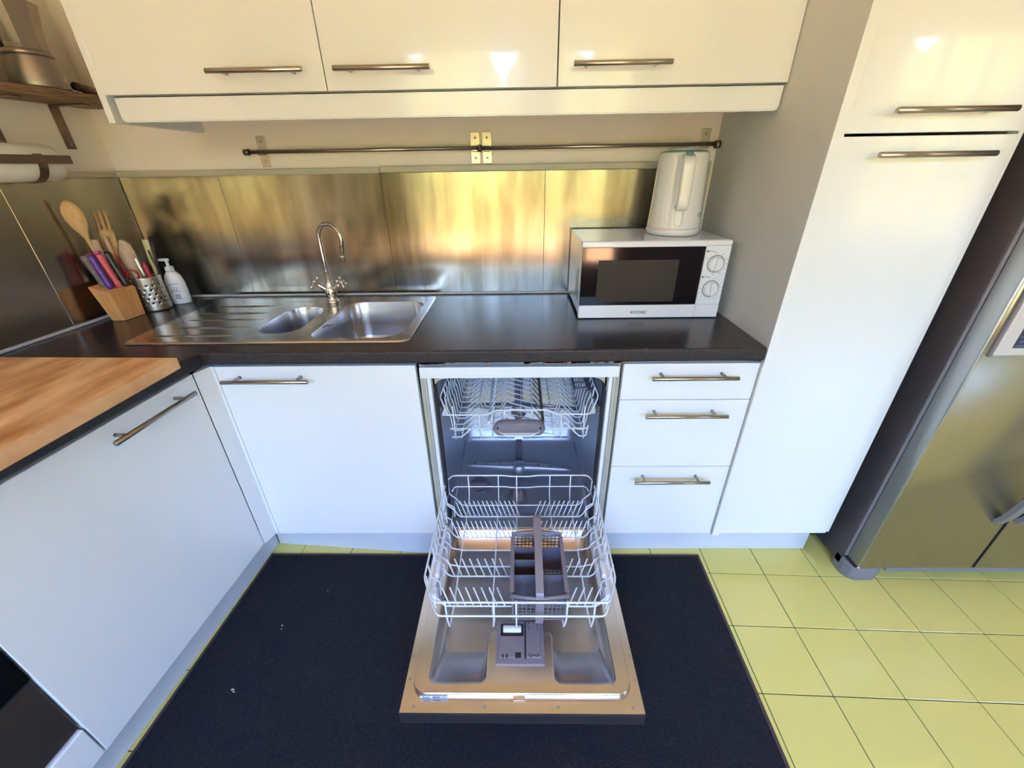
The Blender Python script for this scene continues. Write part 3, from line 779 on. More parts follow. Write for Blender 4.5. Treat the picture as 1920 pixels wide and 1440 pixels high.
# base cross wires that run up both sides with a step
def cross(y, xa=0.085, dip=0.0, ytop=None, base=True):
    ytop = ytop if ytop is not None else y
    L_ = [(0.028, ytop + .02, Z1), (0.032, ytop + .01, Z1 - 0.055), (0.060, y, Z0 + 0.030), (0.068, y, Z0 + 0.010), (xa, y, Z0)]
    R_ = [(0.590 - a_, b_, c_) for a_, b_, c_ in L_[::-1]]
    R_ = [(x - 0.005, yy, z) for x, yy, z in R_]
    pts_ = L_ + R_
    return tube(round_path(pts_, 0.006, 2), WR * 1.05, 6)
for y, xa in ((-0.560, 0.078), (-0.616, 0.078), (-0.710, 0.080), (-0.763, 0.105), (-0.825, 0.105), (-0.860, 0.080), (-0.957, 0.080)):
    part('cross_wire', cross(y, xa), M['wire'], lr)
for x in (0.100, 0.212, 0.281, 0.405, 0.482):
    fz = {0.100: -0.005, 0.212: 0.01, 0.281: 0.0, 0.405: 0.010, 0.482: 0.005}[x]
    pts_ = [(x, -0.512, Z1), (x, -0.514, Z0 + 0.025), (x, -0.530, Z0 - .003), (x, -0.955, Z0 - .003), (x + fz * .5, -1.000, Z0 - 0.004), (x + fz * .5, -1.016, Z0 - .002), (x + fz, -1.022, 0.290), (x + fz, -1.0225, 0.368)]
    part('long_wire', tube(round_path(pts_, 0.01, 3), WR * 1.05, 6), M['wire'], lr)
# tines (each its own piece)
tn = tube([(0, 0, 0), (-0.023, 0.022, 0.052)], 0.0022, 6); tme_l = make_mesh('tine', tn, M['wire'])
tn = tube([(0, 0, 0), (0.023, 0.022, 0.052)], 0.0022, 6); tme_r = make_mesh('tine', tn, M['wire'])
def tine(x, y, left, s=1.0):
    o = bpy.data.objects.new('tine', tme_l if left else tme_r); COL.objects.link(o); o.parent = lr
    o.location = Vector((x, y, Z0)) - ORIG[dw.name]; o.scale = (1, 1, s)
for y in (-0.616, -0.710):
    for k in range(14): tine(0.084 + k * 0.0160, y, True, 1.05)
    for k in range(10): tine(0.345 + k * 0.0168, y, False, 1.05)
for y, sp_ in ((-0.860, 0.0232), (-0.957, 0.0226)):
    for k in range(8): tine(0.090 + k * sp_, y, True, 1.0)
    for k in range(4): tine(0.430 + k * 0.0225, y, False, 1.0)
# side plates with rollers
for sg, xx in ((1, 0.040), (-1, 0.545)):
    sdw = bmesh.new()
    for k, y in enumerate([-0.60, -0.66, -0.72, -0.78, -0.84, -0.90]):
        bm_tube(sdw, round_path([(xx - sg * .014, y, Z1), (xx - sg * .008, y - .004, Z1 - .05), (xx + sg * .018, y - .01, Z0 + .04), (xx + sg * .020, y - .03, Z0 + .012)], .006, 2), WR, 6)
    bm_tube(sdw, [(xx - sg * .010, -0.55, 0.305), (xx - sg * .010, -0.95, 0.310)], 0.0025, 6)
    bm_tube(sdw, [(xx + sg * .012, -0.55, 0.268), (xx + sg * .012, -0.96, 0.268)], 0.0025, 6)
    part('side_wire', sdw, M['wire'], lr)
    pl_ = bmesh.new(); bm_box(pl_, min(xx - sg * .002, xx + sg * .008), max(xx - sg * .002, xx + sg * .008), -0.955, -0.70, 0.232, 0.300, 0.003)
    bm_box(pl_, min(xx, xx + sg * .014), max(xx, xx + sg * .014), -0.90, -0.85, 0.292, 0.312, 0.004)
    bm_box(pl_, min(xx, xx + sg * .014), max(xx, xx + sg * .014), -0.958, -0.93, 0.270, 0.300, 0.004)
    part('side_plate', pl_, M['wire'], lr)
    for y in (-0.580, -0.650, -0.900):
        part('wheel', lathe([(0.016, -0.006), (0.019, -0.003), (0.019, 0.003), (0.016, 0.006)], (xx + sg * .010, y, 0.222 if y < -.7 else .236), 20, axis='x'), M['grey_rack2'], lr)

# ---- door (lowered)
dr = part('door', box(-0.0135, 0.6005, -1.182, -0.575, 0.116, 0.1265, 0.001), M['dark'], dw, label='lowered door, stainless inside')
bm = bmesh.new()
for a_ in ((-0.0130, 0.034, -1.1815, -0.585), (0.5530, 0.6000, -1.1815, -0.585), (0.034, 0.5530, -1.1815, -1.1450), (0.034, 0.5530, -0.607, -0.585)):
    bm_box(bm, *a_, 0.1268, 0.164)
bmesh.ops.remove_doubles(bm, verts=bm.verts, dist=0.0001)
part('outer_panel', bm, M['door_steel'], dr)
part('sill', box(0.012, 0.576, -0.608, -0.556, 0.170, 0.1865, 0.002), M['tub'], dr)
part('door_edge', box(-0.0138, 0.6008, -1.1835, -1.1816, 0.117, 0.160, 0.0005), M['dark'], dr)
# raised liner ring with a hollow
LT = 0.184
bm = bmesh.new()
o0 = rrect(0.010, 0.577, -1.150, -0.585, (0.004, 0.004, 0.035, 0.035), 6)
def off(p, e):
    return [(0.2935 + (x - .2935) * (1 - e / .2835), -0.8675 + (y + .8675) * (1 - e / .2825)) for x, y in p]
r0 = ring_at(bm, o0, 0.1638); r1 = ring_at(bm, off(o0, 0.002), LT - 0.006); r1b = ring_at(bm, off(o0, 0.004), LT - .001)
bridge(bm, r0, r1, True); bridge(bm, r1, r1b, True)
# hollow outline: U-shape around the dispenser
hx0, hx1, hy0, hy1 = 0.050, 0.540, -1.126, -0.612
ix0, ix1, iy = 0.203, 0.378, -0.985
hol = []
def arc(cx, cy, r, a0, a1, n=5): return [(cx + r * math.cos(math.radians(a0 + (a1 - a0) * k / n)), cy + r * math.sin(math.radians(a0 + (a1 - a0) * k / n))) for k in range(n + 1)]
hol += arc(hx0 + .02, hy1 - .02, .02, 90, 180)
hol += arc(hx0 + .018, hy0 + .018, .018, 180, 270)
hol += arc(ix0 - .022, hy0 + .022, .022, 270, 360)
hol += arc(ix0 + .022, iy - .022 + 0.0, .022, 180, 90)
hol += arc(ix1 - .022, iy - .022, .022, 90, 0)
hol += arc(ix1 + .022, hy0 + .022, .022, 180, 270)
hol += arc(hx1 - .018, hy0 + .018, .018, 270, 360)
hol += arc(hx1 - .02, hy1 - .02, .02, 0, 90)
h0 = ring_at(bm, hol, LT)
e_ = [bm.edges.get((r1b[k], r1b[(k + 1) % len(r1b)])) for k in range(len(r1b))] + [bm.edges.new((h0[k], h0[(k + 1) % len(h0)])) for k in range(len(h0))]
bmesh.ops.triangle_fill(bm, use_beauty=True, edges=e_, normal=(0, 0, 1))
# sloped inner walls and floor
def inner(p, e, ef):
    out = []
    for x, y in p:
        island = ix0 - .004 <= x <= ix1 + .004 and y < iy + .004
        nx = x + (e if x < 0.29 else -e) if not island else x + (-.006 if x < .29 else .006)
        if not island and (ix0 - .05 < x < ix1 + .05) and y < hy0 + 0.03: nx = x
        ny = y
        if not island:
            ny = y + ef if y < hy0 + .03 else (y - (0.045 if ef > .05 else .004) if y > hy1 - .03 else y)
        else: ny = y + .006 if y > iy - .03 else y
        out.append((nx, ny))
    return out
h1 = ring_at(bm, inner(hol, .006, .012), LT - .012)
h2 = ring_at(bm, inner(hol, .020, .110), 0.128)
bridge(bm, h0, h1, True); bridge(bm, h1, h2, True)
e_ = [bm.edges.get((h2[k], h2[(k + 1) % len(h2)])) for k in range(len(h2))]
bmesh.ops.triangle_fill(bm, use_beauty=True, edges=e_, normal=(0, 0, 1))
part('liner', bm, M['door_steel'], dr)
for (x, y) in ((-.004, -1.045), (-.004, -1.105), (0.020, -1.168), (0.200, -1.168), (0.385, -1.168), (0.572, -1.168), (0.592, -1.045), (0.592, -1.105)):
    part('screw', lathe([(0.0038, 0), (0.0034, 0.0012), (0.0012, 0.0013), (0.001, 0.0004)], (x, y, 0.1642), 12), M['handle'], dr)
part('latch_plate', box(0.272, 0.302, -1.1520, -1.1475, 0.168, 0.178, 0.001), M['chrome'], dr)
st = part('sticker', box(0.034, 0.104, -1.1508, -1.1495, 0.1665, 0.1765, 0), M['sticker'], dr, label='pale blue sticker with dark print')
tx = text_bm('finish', 0.010, 0.0002, 0.0002); tx.transform(Matrix.Translation((0.050, -1.1512, 0.1715)) @ UPRIGHT)
part('lettering', tx, M['label_blue'], st)
bb_ = bmesh.new()
bm_box(bb_, 0.066, 0.086, -1.1513, -1.1508, 0.169, 0.1745); bm_box(bb_, 0.089, 0.101, -1.1513, -1.1508, 0.170, 0.173)
part('print', bb_, M['label_blue'], st, kind='stuff')
# detergent dispenser
ds = part('dispenser', box(0.224, 0.357, -1.082, -0.962, 0.145, 0.190, 0.003), M['grey_rack2'], dr, label='grey plastic detergent dispenser')
part('flap', box(0.233, 0.302, -1.066, -1.008, 0.1895, 0.194, 0.0015), M['grey_rack2'], ds)
part('rinse_cap', box(0.308, 0.348, -1.066, -0.968, 0.1895, 0.195, 0.002), M['grey_rack2'], ds)
part('powder_cup', box(0.235, 0.300, -1.006, -0.972, 0.1895, 0.1903, 0), M['dark'], ds)
part('cup_roll', lathe([(0.010, -0.026), (0.012, -0.024), (0.012, 0.024), (0.010, 0.026)], (0.268, -0.986, 0.186), 16, axis='x'), M['wire'], ds, label='pale lilac roll in the cup')
dd = bmesh.new()
for x in (0.2415, 0.2520): bm_box(dd, x, x + .004, -1.067, -1.057, 0.1935, 0.1945)
for x in (0.3145, 0.3385): 
    bm_box(dd, x, x + .002, -1.064, -1.055, 0.1948, 0.1955)
    for k in range(3): bm_box(dd, x, x + .002, -0.975 - k * .009, -0.969 - k * .009, 0.1948, 0.1955)
bm_box(dd, 0.2770, 0.2930, -1.067, -1.053, 0.1935, 0.1946)
bm_box(dd, 0.303, 0.3065, -1.068, -0.966, 0.1898, 0.1904)
for k in range(7):
    a0 = PI + PI * k / 7; bm_box(dd, 0.328 + .009 * math.cos(a0) - .0015, 0.328 + .009 * math.cos(a0) + .0015, -1.056 - .006 * math.sin(a0) - .001 - .01, -1.056 - .006 * math.sin(a0) + .001 - .01, 0.195, 0.1956)
part('slots', dd, M['dark'], ds, kind='stuff')
# door hinge arms
for xx in (0.012, 0.578):
    part('hinge', box(xx - .004, xx + .004, -0.60, -0.55, 0.150, 0.205, 0.002), M['alu'], dr)

# ------------------------------------------------------------------ cutlery basket (a thing of its own, stands in the lower rack)
cbk = thing('cutlery_basket', 'grey plastic cutlery basket with a tall strap handle standing in the lower rack', 'basket', (0.343, -0.90, 0.253))
bx0, bx1, by0, by1, bz0, bz1 = 0.270, 0.417, -1.000, -0.792, 0.258, 0.360
def lattice(fixed, a0, a1, z0_, z1_, axis, t=0.0022, na=12, nz=6, solid=0.25):
    bm = bmesh.new()
    w = (a1 - a0) / na
    def bxx(a_, b_, c_, d_):
        if axis == 'y': bm_box(bm, a_, b_, fixed - t / 2, fixed + t / 2, c_, d_)
        else: bm_box(bm, fixed - t / 2, fixed + t / 2, a_, b_, c_, d_)
    for k in range(na + 1): bxx(a0 + k * w - .0012, a0 + k * w + .0012, z0_, z1_)
    for k in range(nz + 1):
        zz_ = z0_ + (z1_ - z0_) * k / nz; bxx(a0, a1, zz_ - .0012, zz_ + .0012)
    return bm
for yy in (by0, by1):
    part('end_wall', lattice(yy, bx0 + .004, bx1 - .004, bz0, bz1 - 0.010, 'y', na=12, nz=7), M['grey_rack2'], cbk)
for xx in (bx0, bx1):
    part('side_wall', box(xx - .0015, xx + .0015, by0, by1, bz0, bz1, 0), M['grey_rack2'], cbk)
    part('hook_edge', box(xx - .006, xx + .006, by0 + .01, by1 - .01, bz1 - .012, bz1 + .002, .003), M['grey_rack2'], cbk)
fl_ = bmesh.new()
for k in range(13): bm_box(fl_, bx0 + k * (bx1 - bx0) / 12 - .001, bx0 + k * (bx1 - bx0) / 12 + .001, by0, by1, bz0, bz0 + .003)
for k in range(19): bm_box(fl_, bx0, bx1, by0 + k * (by1 - by0) / 18 - .001, by0 + k * (by1 - by0) / 18 + .001, bz0, bz0 + .003)
part('grid_floor', fl_, M['grey_rack2'], cbk)
for yy, dy in ((by0, -1), (by1, 1)):
    pts_ = [(bx0 - .004, yy), (0.343, yy + dy * .010), (bx1 + .004, yy)]
    bm = bmesh.new(); bm_tube(bm, [(x, y, bz1 - .002) for x, y in round_path([(p[0], p[1], 0) for p in pts_], .05, 6) and [(v.x, v.y) for v in round_path([(p[0], p[1], 0) for p in pts_], .05, 6)]], 0.0055, 8)
    part('rim', bm, M['grey_rack2'], cbk)
def divider(y, xa, xb):
    bm = bmesh.new(); bm_box(bm, xa, xb, y - .0012, y + .0012, bz0, bz1 - .004)
    n = int((xb - xa) / .006)
    for k in range(n): bm_box(bm, xa + .003 + k * .006, xa + .005 + k * .006, y - .003, y - .0012, bz0, bz1 - .006)
    part('divider', bm, M['grey_rack'], cbk)
for y in (-0.842, -0.886, -0.936): divider(y, bx0, 0.335)
for y in (-0.842, -0.936): divider(y, 0.351, bx1)
part('spine', box(0.3355, 0.3505, by0, by1, bz0, bz1 - .004, .001), M['grey_rack'], cbk)
hp_ = [(-1.012, 0.262), (-1.013, 0.350), (-1.006, 0.372), (-0.930, 0.405), (-0.800, 0.436), (-0.790, 0.430), (-0.786, 0.360), (-0.786, 0.300)]
hp_ = [(v.x, v.y) for v in round_path([(a_, b_, 0) for a_, b_ in hp_], .012, 3)]
bm = bmesh.new(); rows = []
for i, (y, z) in enumerate(hp_):
    yn, zn = (hp_[min(i + 1, len(hp_) - 1)][0] - hp_[max(i - 1, 0)][0], hp_[min(i + 1, len(hp_) - 1)][1] - hp_[max(i - 1, 0)][1])
    l_ = math.hypot(yn, zn); ny, nz = -zn / l_ * .002, yn / l_ * .002
    rows.append([bm.verts.new(p) for p in ((0.333, y + ny, z + nz), (0.354, y + ny, z + nz), (0.354, y - ny, z - nz), (0.333, y - ny, z - nz))])
for a_, b_ in zip(rows, rows[1:]):
    for k in range(4): bm.faces.new((a_[k], a_[(k + 1) % 4], b_[(k + 1) % 4], b_[k]))
bm.faces.new(rows[0]); bm.faces.new(rows[-1][::-1])
part('strap_handle', bm, M['grey_rack2'], cbk)

# ------------------------------------------------------------------ mat
ru = thing('floor_mat', 'dark navy woven kitchen mat with a brown bound edge', 'mat', (0.13, -1.2, 0.0))
op = [(-0.707, -0.572), (0.996, -0.577), (0.950, -2.1), (-0.797, -2.1)]
def inset(p, e): 
    cx_ = sum(q_[0] for q_ in p) / 4; cy_ = sum(q_[1] for q_ in p) / 4
    return [(x + (e if x < cx_ else -e), y + (e if y < cy_ else -e)) for x, y in p]
ip = inset(op, 0.012)
part('pile', prism(ip, 0.001, 0.0085), M['mat'], ru)
bm = bmesh.new()
a0 = ring_at(bm, op, 0.0012); a1 = ring_at(bm, inset(op, .001), 0.0055); a2 = ring_at(bm, ip, 0.0075)
bridge(bm, a0, a1); bridge(bm, a1, a2)
part('binding', bm, M['mat_edge'], ru)
for (x, y, s) in ((-0.512, -0.868, .004), (-0.508, -0.880, .003), (-0.562, -1.06, .006), (-0.555, -1.066, .004), (-0.41, -0.74, .0025)):
    bm = bmesh.new(); bmesh.ops.create_icosphere(bm, subdivisions=1, radius=s, matrix=Matrix.Translation((x, y, 0.0095)) @ Matrix.Diagonal((1, .6, .35, 1)))
    part('lint', bm, M['lint'], ru)

# ------------------------------------------------------------------ wall rail
rl = thing('utensil_rail', 'long thin steel utensil rail on the wall above the splashback', 'rail', (0.16, -0.001, 1.42))
for i, x in enumerate((-0.627, 0.142, 0.184, 0.957)):
    b_ = part('bracket', box(x - 0.0165, x + 0.0165, -0.0035, -0.0005, 1.377, 1.475, 0.001), M['bracket'], rl)
    for z in (1.395, 1.458):
        part('screw', lathe([(0.004, 0), (0.0035, -0.0012), (0.001, -0.0013)], (x, -0.0036, z), 12, axis='y'), M['handle'], b_)
    part('clip', box(x - 0.010, x + 0.010, -0.030, -0.003, 1.414, 1.432, 0.002), M['handle'], rl)
for x0, x1 in ((-0.665, 0.158), (0.162, 0.985)):
    part('rod', tube([(x0, -0.030, 1.424), (x1, -0.030, 1.426)], 0.0068, 14), M['handle'], rl)
for x0, x1, r in ((-0.682, -0.664, .0105), (0.154, 0.166, .0115), (0.984, 1.000, .0125)):
    part('end_cap', tube([(x0, -0.030, 1.424), (x1, -0.030, 1.424)], r, 14), M['dark_steel'], rl)

# ------------------------------------------------------------------ microwave
mx0, mx1, myf, myb, mz0, mz1 = 0.497, 0.970, -0.340, -0.030, H + 0.012, 1.151
mw = thing('microwave', 'white microwave oven with black glass door and two dials', 'microwave', (0.733, -0.18, H))
bm = box(mx0, mx1, myf + 0.022, myb, mz0, mz1, 0.004)
part('case', bm, M['mw'], mw)
zb = H + 0.003
part('front_frame', box(mx0, mx1, myf + .004, myf + 0.0215, zb, mz1 + 0.001, 0.004), M['mw'], mw)
bm = bmesh.new()
x0_, x1_ = mx0 + .0005, 0.8905
bm_box(bm, x0_, x1_, myf, myf + .004, 1.134, mz1, .0015)          # top strip of the door
bm_box(bm, x0_, 0.8905, myf - .001, myf + .004, zb, 0.945, .0015)  # bottom strip
part('door', bm, M['mw'], mw)
gl = part('door_glass', box(x0_ + .001, 0.8895, myf + .0005, myf + .0042, 0.9455, 1.1335, .0005), M['glass_black'], mw)
part('viewing_window', box(0.553, 0.812, myf + .0001, myf + .0010, 0.957, 1.094, 0), M['window_mesh'], gl, label='dark grey mesh window')
bm = bmesh.new(); bm_box(bm, 0.8915, mx1 - .0005, myf, myf + .004, 0.9460, 1.136, .0015); 
part('control_panel', bm, M['mw'], mw)
part('panel_cap', box(0.8915, mx1 - .0005, myf, myf + .004, 1.1375, mz1, .0015), M['mw'], mw)
part('opening_bar', box(0.8915, mx1 - .0005, myf - .001, myf + .004, zb, 0.9445, .0015), M['mw'], mw)
for z, name, big_ in ((1.079, 'Power', 0), (0.998, 'Timer', 1)):
    kx = 0.930
    kb = part('dial', lathe([(0.0255, 0.0), (0.0250, -0.006), (0.0215, -0.008), (0.0205, -0.009)], (kx, myf, z), 32, axis='y'), M['mw'], mw)
    part('dial_ring', lathe([(0.0262, 0.0), (0.0275, -0.0008), (0.0282, 0.0)], (kx, myf - .0002, z), 36, axis='y', cap0=False, cap1=False), M['ink_light'], kb)
    part('dial_groove', lathe([(0.0216, -.0081), (0.0222, -0.0085), (0.0226, -0.0079)], (kx, myf, z), 36, axis='y', cap0=False, cap1=False), M['ink_light'], kb)
    bm = bmesh.new()
    bm_box(bm, -.0045, .0045, -0.017, -0.007, -.0205, .0205, .002); bm.transform(Matrix.Translation((kx, myf, z)) @ Matrix.Rotation(math.radians(-6 if big_ else 5), 4, 'Y'))
    part('grip', bm, M['mw'], kb)
    tk = bmesh.new(); nT = 13 if big_ else 8
    for k in range(nT):
        a_ = math.radians((80 - 24 * k) if big_ else (100 - 30 * k - 5))
        if not big_: a_ = math.radians([100, 60, 25, 0, -28, -60, -95, 150][k])
        rr_ = 0.0345
        w_ = .0014 if big_ else .0028
        bm_box(tk, kx + rr_ * math.cos(a_) - w_, kx + rr_ * math.cos(a_) + w_, myf - .0003, myf + .0002, z + rr_ * math.sin(a_) * 1.0 - .0008, z + rr_ * math.sin(a_) + .0008)
    part('dial_marks', tk, M['ink_light'], mw, kind='stuff')
    tx = text_bm(name, 0.0085, 0.0001); tx.transform(Matrix.Translation((kx - 0.018, myf - .0003, z + 0.0395)) @ UPRIGHT)
    part('lettering', tx, M['ink_light'], mw)
    part('symbol', lathe([(0.003, 0), (0.003, -0.0003)], (kx - 0.033, myf - .0001, z + 0.0395), 10, axis='y'), M['ink'], mw)
# brand lettering on the door: K O (three-bar E) N I C
tx = text_bm('KO', 0.0135, 0.0001, 0.0003); tx.transform(Matrix.Translation((0.6845, myf - .0013, 0.9195)) @ UPRIGHT)
t2 = text_bm('NIC', 0.0135, 0.0001, 0.0003); t2.transform(Matrix.Translation((0.7165, myf - .0013, 0.9195)) @ UPRIGHT)
join(tx, t2)
for z in (0.9150, 0.9195, 0.9240): bm_box(tx, 0.6955, 0.7025, myf - .0014, myf - .0010, z - .0008, z + .0008)
part('lettering', tx, M['ink'], mw)
vt = bmesh.new()
for r in range(9):
    for c_ in range(6):
        if c_ > 5 - max(0, abs(r - 3) - 2): continue
        bm_lathe(vt, [(0.0032, -.0004), (0.0032, 0.0006)], (mx0 - .0001, -0.300 + c_ * 0.012 + (0.006 if r % 2 else 0), 0.955 + r * 0.0125), 8, axis='x')
part('vent_holes', vt, M['ink'], mw, kind='stuff')
for x in (mx0 + .03, mx1 - .03):
    for y in (-0.29, -0.06):
        part('foot', lathe([(0.012, 0), (0.012, 0.014)], (x, y, H + .0005), 14), M['black'], mw)

# ------------------------------------------------------------------ kettle
kx, ky, kz = 0.832, -0.172, mz1
kt = thing('kettle', 'white plastic jug kettle with a teal button standing on the microwave', 'kettle', (kx, ky, kz))
part('base_plate', lathe([(0.082, 0.0), (0.088, 0.004), (0.0885, 0.020), (0.086, 0.0215)], (kx, ky, kz + .001), 40), M['kettle'], kt)
prof_ = [(0.0865, 0.0225), (0.0868, 0.028), (0.0845, 0.060), (0.0815, 0.12), (0.0790, 0.19), (0.0775, 0.235), (0.0765, 0.243), (0.0745, 0.247)]
part('body', lathe(prof_, (kx, ky, kz), 48), M['kettle'], kt)
part('seam', lathe([(0.0862, 0.0212), (0.0855, 0.0219), (0.0862, 0.0226)], (kx, ky, kz), 40, cap0=False, cap1=False), M['ink_light'], kt)
part('lid', lathe([(0.0735, 0.2475), (0.0725, 0.2495), (0.060, 0.2520), (0.050, 0.2525)], (kx, ky, kz), 40), M['teal'], kt, label='teal lid ring')
part('lid_cap', lathe([(0.052, 0.2530), (0.048, 0.258), (0.032, 0.260)], (kx, ky + .01, kz), 32, sx=.9), M['kettle'], kt)
part('spout', prism([(kx - .02, ky + .070), (kx, ky + .095), (kx + .02, ky + .070)], kz + 0.205, kz + 0.245, .004), M['kettle'], kt)
# handle: loop towards the viewer, slightly to the left
hd_ = Vector((-0.18, -0.98, 0)).normalized(); sd_ = Vector((-hd_.y, hd_.x, 0))
def strap(profile, w0, w1, th):
    bm = bmesh.new(); rows = []
    n = len(profile)
    for i, (r, z) in enumerate(profile):
        a = profile[max(i - 1, 0)]; b = profile[min(i + 1, n - 1)]
        tx_, tz_ = b[0] - a[0], b[1] - a[1]; l = math.hypot(tx_, tz_); nx, nz = -tz_ / l, tx_ / l
        w = w0 + (w1 - w0) * i / (n - 1); row = []
        for k in range(12):
            an = 2 * PI * k / 12
            cx_, cz_ = math.cos(an), math.sin(an)
            cx_ = math.copysign(abs(cx_) ** .7, cx_); cz_ = math.copysign(abs(cz_) ** .7, cz_)
            p = Vector((kx, ky, kz)) + hd_ * (r + nx * th * cz_) + Vector((0, 0, z + nz * th * cz_)) + sd_ * (w * cx_)
            row.append(bm.verts.new(p))
        rows.append(row)
    for a, b in zip(rows, rows[1:]): bridge(bm, a, b, True)
    bm.faces.new(rows[0][::-1]); bm.faces.new(rows[-1])
    return bm
hpf = [(v.x, v.z) for v in round_path([(0.070, 0, 0.232), (0.098, 0, 0.237), (0.120, 0, 0.222), (0.124, 0, 0.150), (0.121, 0, 0.098), (0.106, 0, 0.086), (0.078, 0, 0.092)], 0.02, 5)]
part('handle', strap(hpf, 0.0190, 0.0175, 0.0065), M['kettle'], kt)
bt = bmesh.new(); bmesh.ops.create_uvsphere(bt, u_segments=16, v_segments=8, radius=1, matrix=Matrix.Translation(Vector((kx, ky, kz + 0.243)) + hd_ * 0.102) @ Matrix.Rotation(math.atan2(hd_.y, hd_.x), 4, 'Z') @ Matrix.Rotation(.35, 4, 'Y') @ Matrix.Diagonal((0.017, 0.011, 0.0035, 1)))
for f in bt.faces: f.smooth = True
part('lid_button', bt, M['teal'], kt)
# stadium-shaped water window under the handle
def on_body(ang, z, out=0.001):
    import bisect
    r = 0
    for (r0_, z0_), (r1_, z1_) in zip(prof_, prof_[1:]):
        if z0_ <= z <= z1_: r = r0_ + (r1_ - r0_) * (z - z0_) / (z1_ - z0_)
    b_a = math.atan2(hd_.y, hd_.x)
    return (kx + (r + out) * math.cos(b_a + ang), ky + (r + out) * math.sin(b_a + ang), kz + z)
st_ = [(-.15, .105), (-.15, .050)] + [(-.15 * math.cos(a_), .046 - .012 * math.sin(a_)) for a_ in [k * PI / 8 for k in range(9)]] + [(.15, .050), (.15, .105)]
part('gauge_outline', tube([on_body(a_, z_) for a_, z_ in st_], 0.0010, 6), M['label'], kt)
ov = [(0.98 + .12 * math.cos(a_), .066 + .0055 * math.sin(a_)) for a_ in [2 * PI * k / 16 for k in range(16)]]
part('emblem', tube([on_body(a_, z_) for a_, z_ in ov], 0.0012, 6, closed=True), M['teal'], kt, label='teal oval emblem ring')

# ------------------------------------------------------------------ fridge
fr = thing('fridge', 'silver side by side fridge freezer with dark side and water dispenser', 'fridge', (1.95, -0.35, 0.0))
part('cabinet', box(1.490, 2.400, -0.640, -0.04, 0.030, 1.790, 0.003), M['fridge_side'], fr)
part('edge_strip', box(1.4890, 1.4990, -0.648, -0.6405, 0.085, 1.780, 0.002), M['fridge_trim'], fr)
def fdoor(x0, x1):
    pts_ = rrect(x0, x1, -0.7030, -0.6495, (0.002, 0.002, 0.006, 0.006), 3)
    bm = bmesh.new(); a = ring_at(bm, pts_, 0.088); b = ring_at(bm, pts_, 1.775); bridge(bm, a, b, True); bm.faces.new(a[::-1]); bm.faces.new(b)
    for f in bm.faces:
        c_ = f.calc_center_median()
        if c_.x < x0 + .0035: f.material_index = 1 if x0 < 1.6 else 2
        if c_.x > x1 - .0035: f.material_index = 2  # sides facing the door gap coloured dark, standing in for its shade
    return bm
d1 = part('door', fdoor(1.4960, 1.8910), [M['fridge_front'], M['fridge_edge'], M['dark']], fr)
d2 = part('door', fdoor(1.8960, 2.3960), [M['fridge_front'], M['fridge_edge'], M['dark']], fr)
for dp, x in ((d1, 1.858), (d2, 1.929)):
    pf = round_path([(0, -0.704, 0.310), (0, -0.722, 0.352), (0, -0.744, 0.46), (0, -0.758, 0.62), (0, -0.764, 0.82), (0, -0.758, 1.02), (0, -0.744, 1.18), (0, -0.722, 1.29), (0, -0.704, 1.33)], .03, 3)
    bm = bmesh.new(); rows = []
    for v in pf: rows.append([bm.verts.new((x + dx, v.y + dy, v.z)) for dx, dy in ((-.015, .008), (-.013, -.006), (.013, -.006), (.015, .008))])
    for a, b in zip(rows, rows[1:]): bridge(bm, a, b)
    bm.faces.new(rows[0][::-1]); bm.faces.new(rows[-1])
    part('handle', bm, M['fridge_trim'], dp)
dpn = part('dispenser', box(1.520, 1.830, -0.712, -0.7035, 0.914, 1.330, 0.006), M['disp_frame'], d1, label='pale framed water dispenser')
part('dispenser_recess', box(1.556, 1.795, -0.7128, -0.7118, 0.937, 1.230, 0), M['fridge_side'], dpn)
gr_ = bmesh.new()
for k in range(5): bm_box(gr_, 1.558, 1.793, -0.718, -0.7125, 0.942 + k * .012, 0.948 + k * .012, .001)
part('drip_grille', gr_, M['label_blue'], dpn)
part('dispenser_outline', box(1.5135, 1.5185, -0.7095, -0.7035, 0.910, 1.334, 0.001), M['fridge_trim'], dpn)
part('kick_grille', box(1.600, 2.400, -0.700, -0.645, 0.064, 0.0855, 0.004), M['fridge_trim'], fr)
ft = prism([(1.490, -0.610), (1.490, -0.655), (1.500, -0.678), (1.520, -0.690), (1.585, -0.690), (1.625, -0.664), (1.625, -0.610)], 0.002, 0.068, 0.004)
part('foot_cover', ft, M['fridge_trim'], fr)
part('seal_gap', box(1.497, 1.60, -0.690, -0.640, 0.070, 0.086, 0.002), M['dark'], fr)
part('hinge_cap', lathe([(0.010, 0), (0.010, 0.010)], (1.512, -0.682, 0.0705), 14), M['whitep'], fr)
for y in (-0.55, -0.1):
    for x in (1.53, 2.36): part('wheel', lathe([(0.02, -.01), (0.02, .01)], (x, y, 0.0205), 16, axis='x'), M['black'], fr)

# ------------------------------------------------------------------ chopping board
bdm = prism([(-1.215, -0.696), (-0.6165, -0.713), (-0.6335, -1.137), (-0.655, -1.62), (-1.285, -1.60)], H + 0.001, 0.930, 0.0015)
# keep its left side clear of the left wall
solo('chopping_board', bdm, M['wood_board'], 'large worn beech chopping board lying on the left worktop', 'chopping board', (-0.9, -1.0, H))

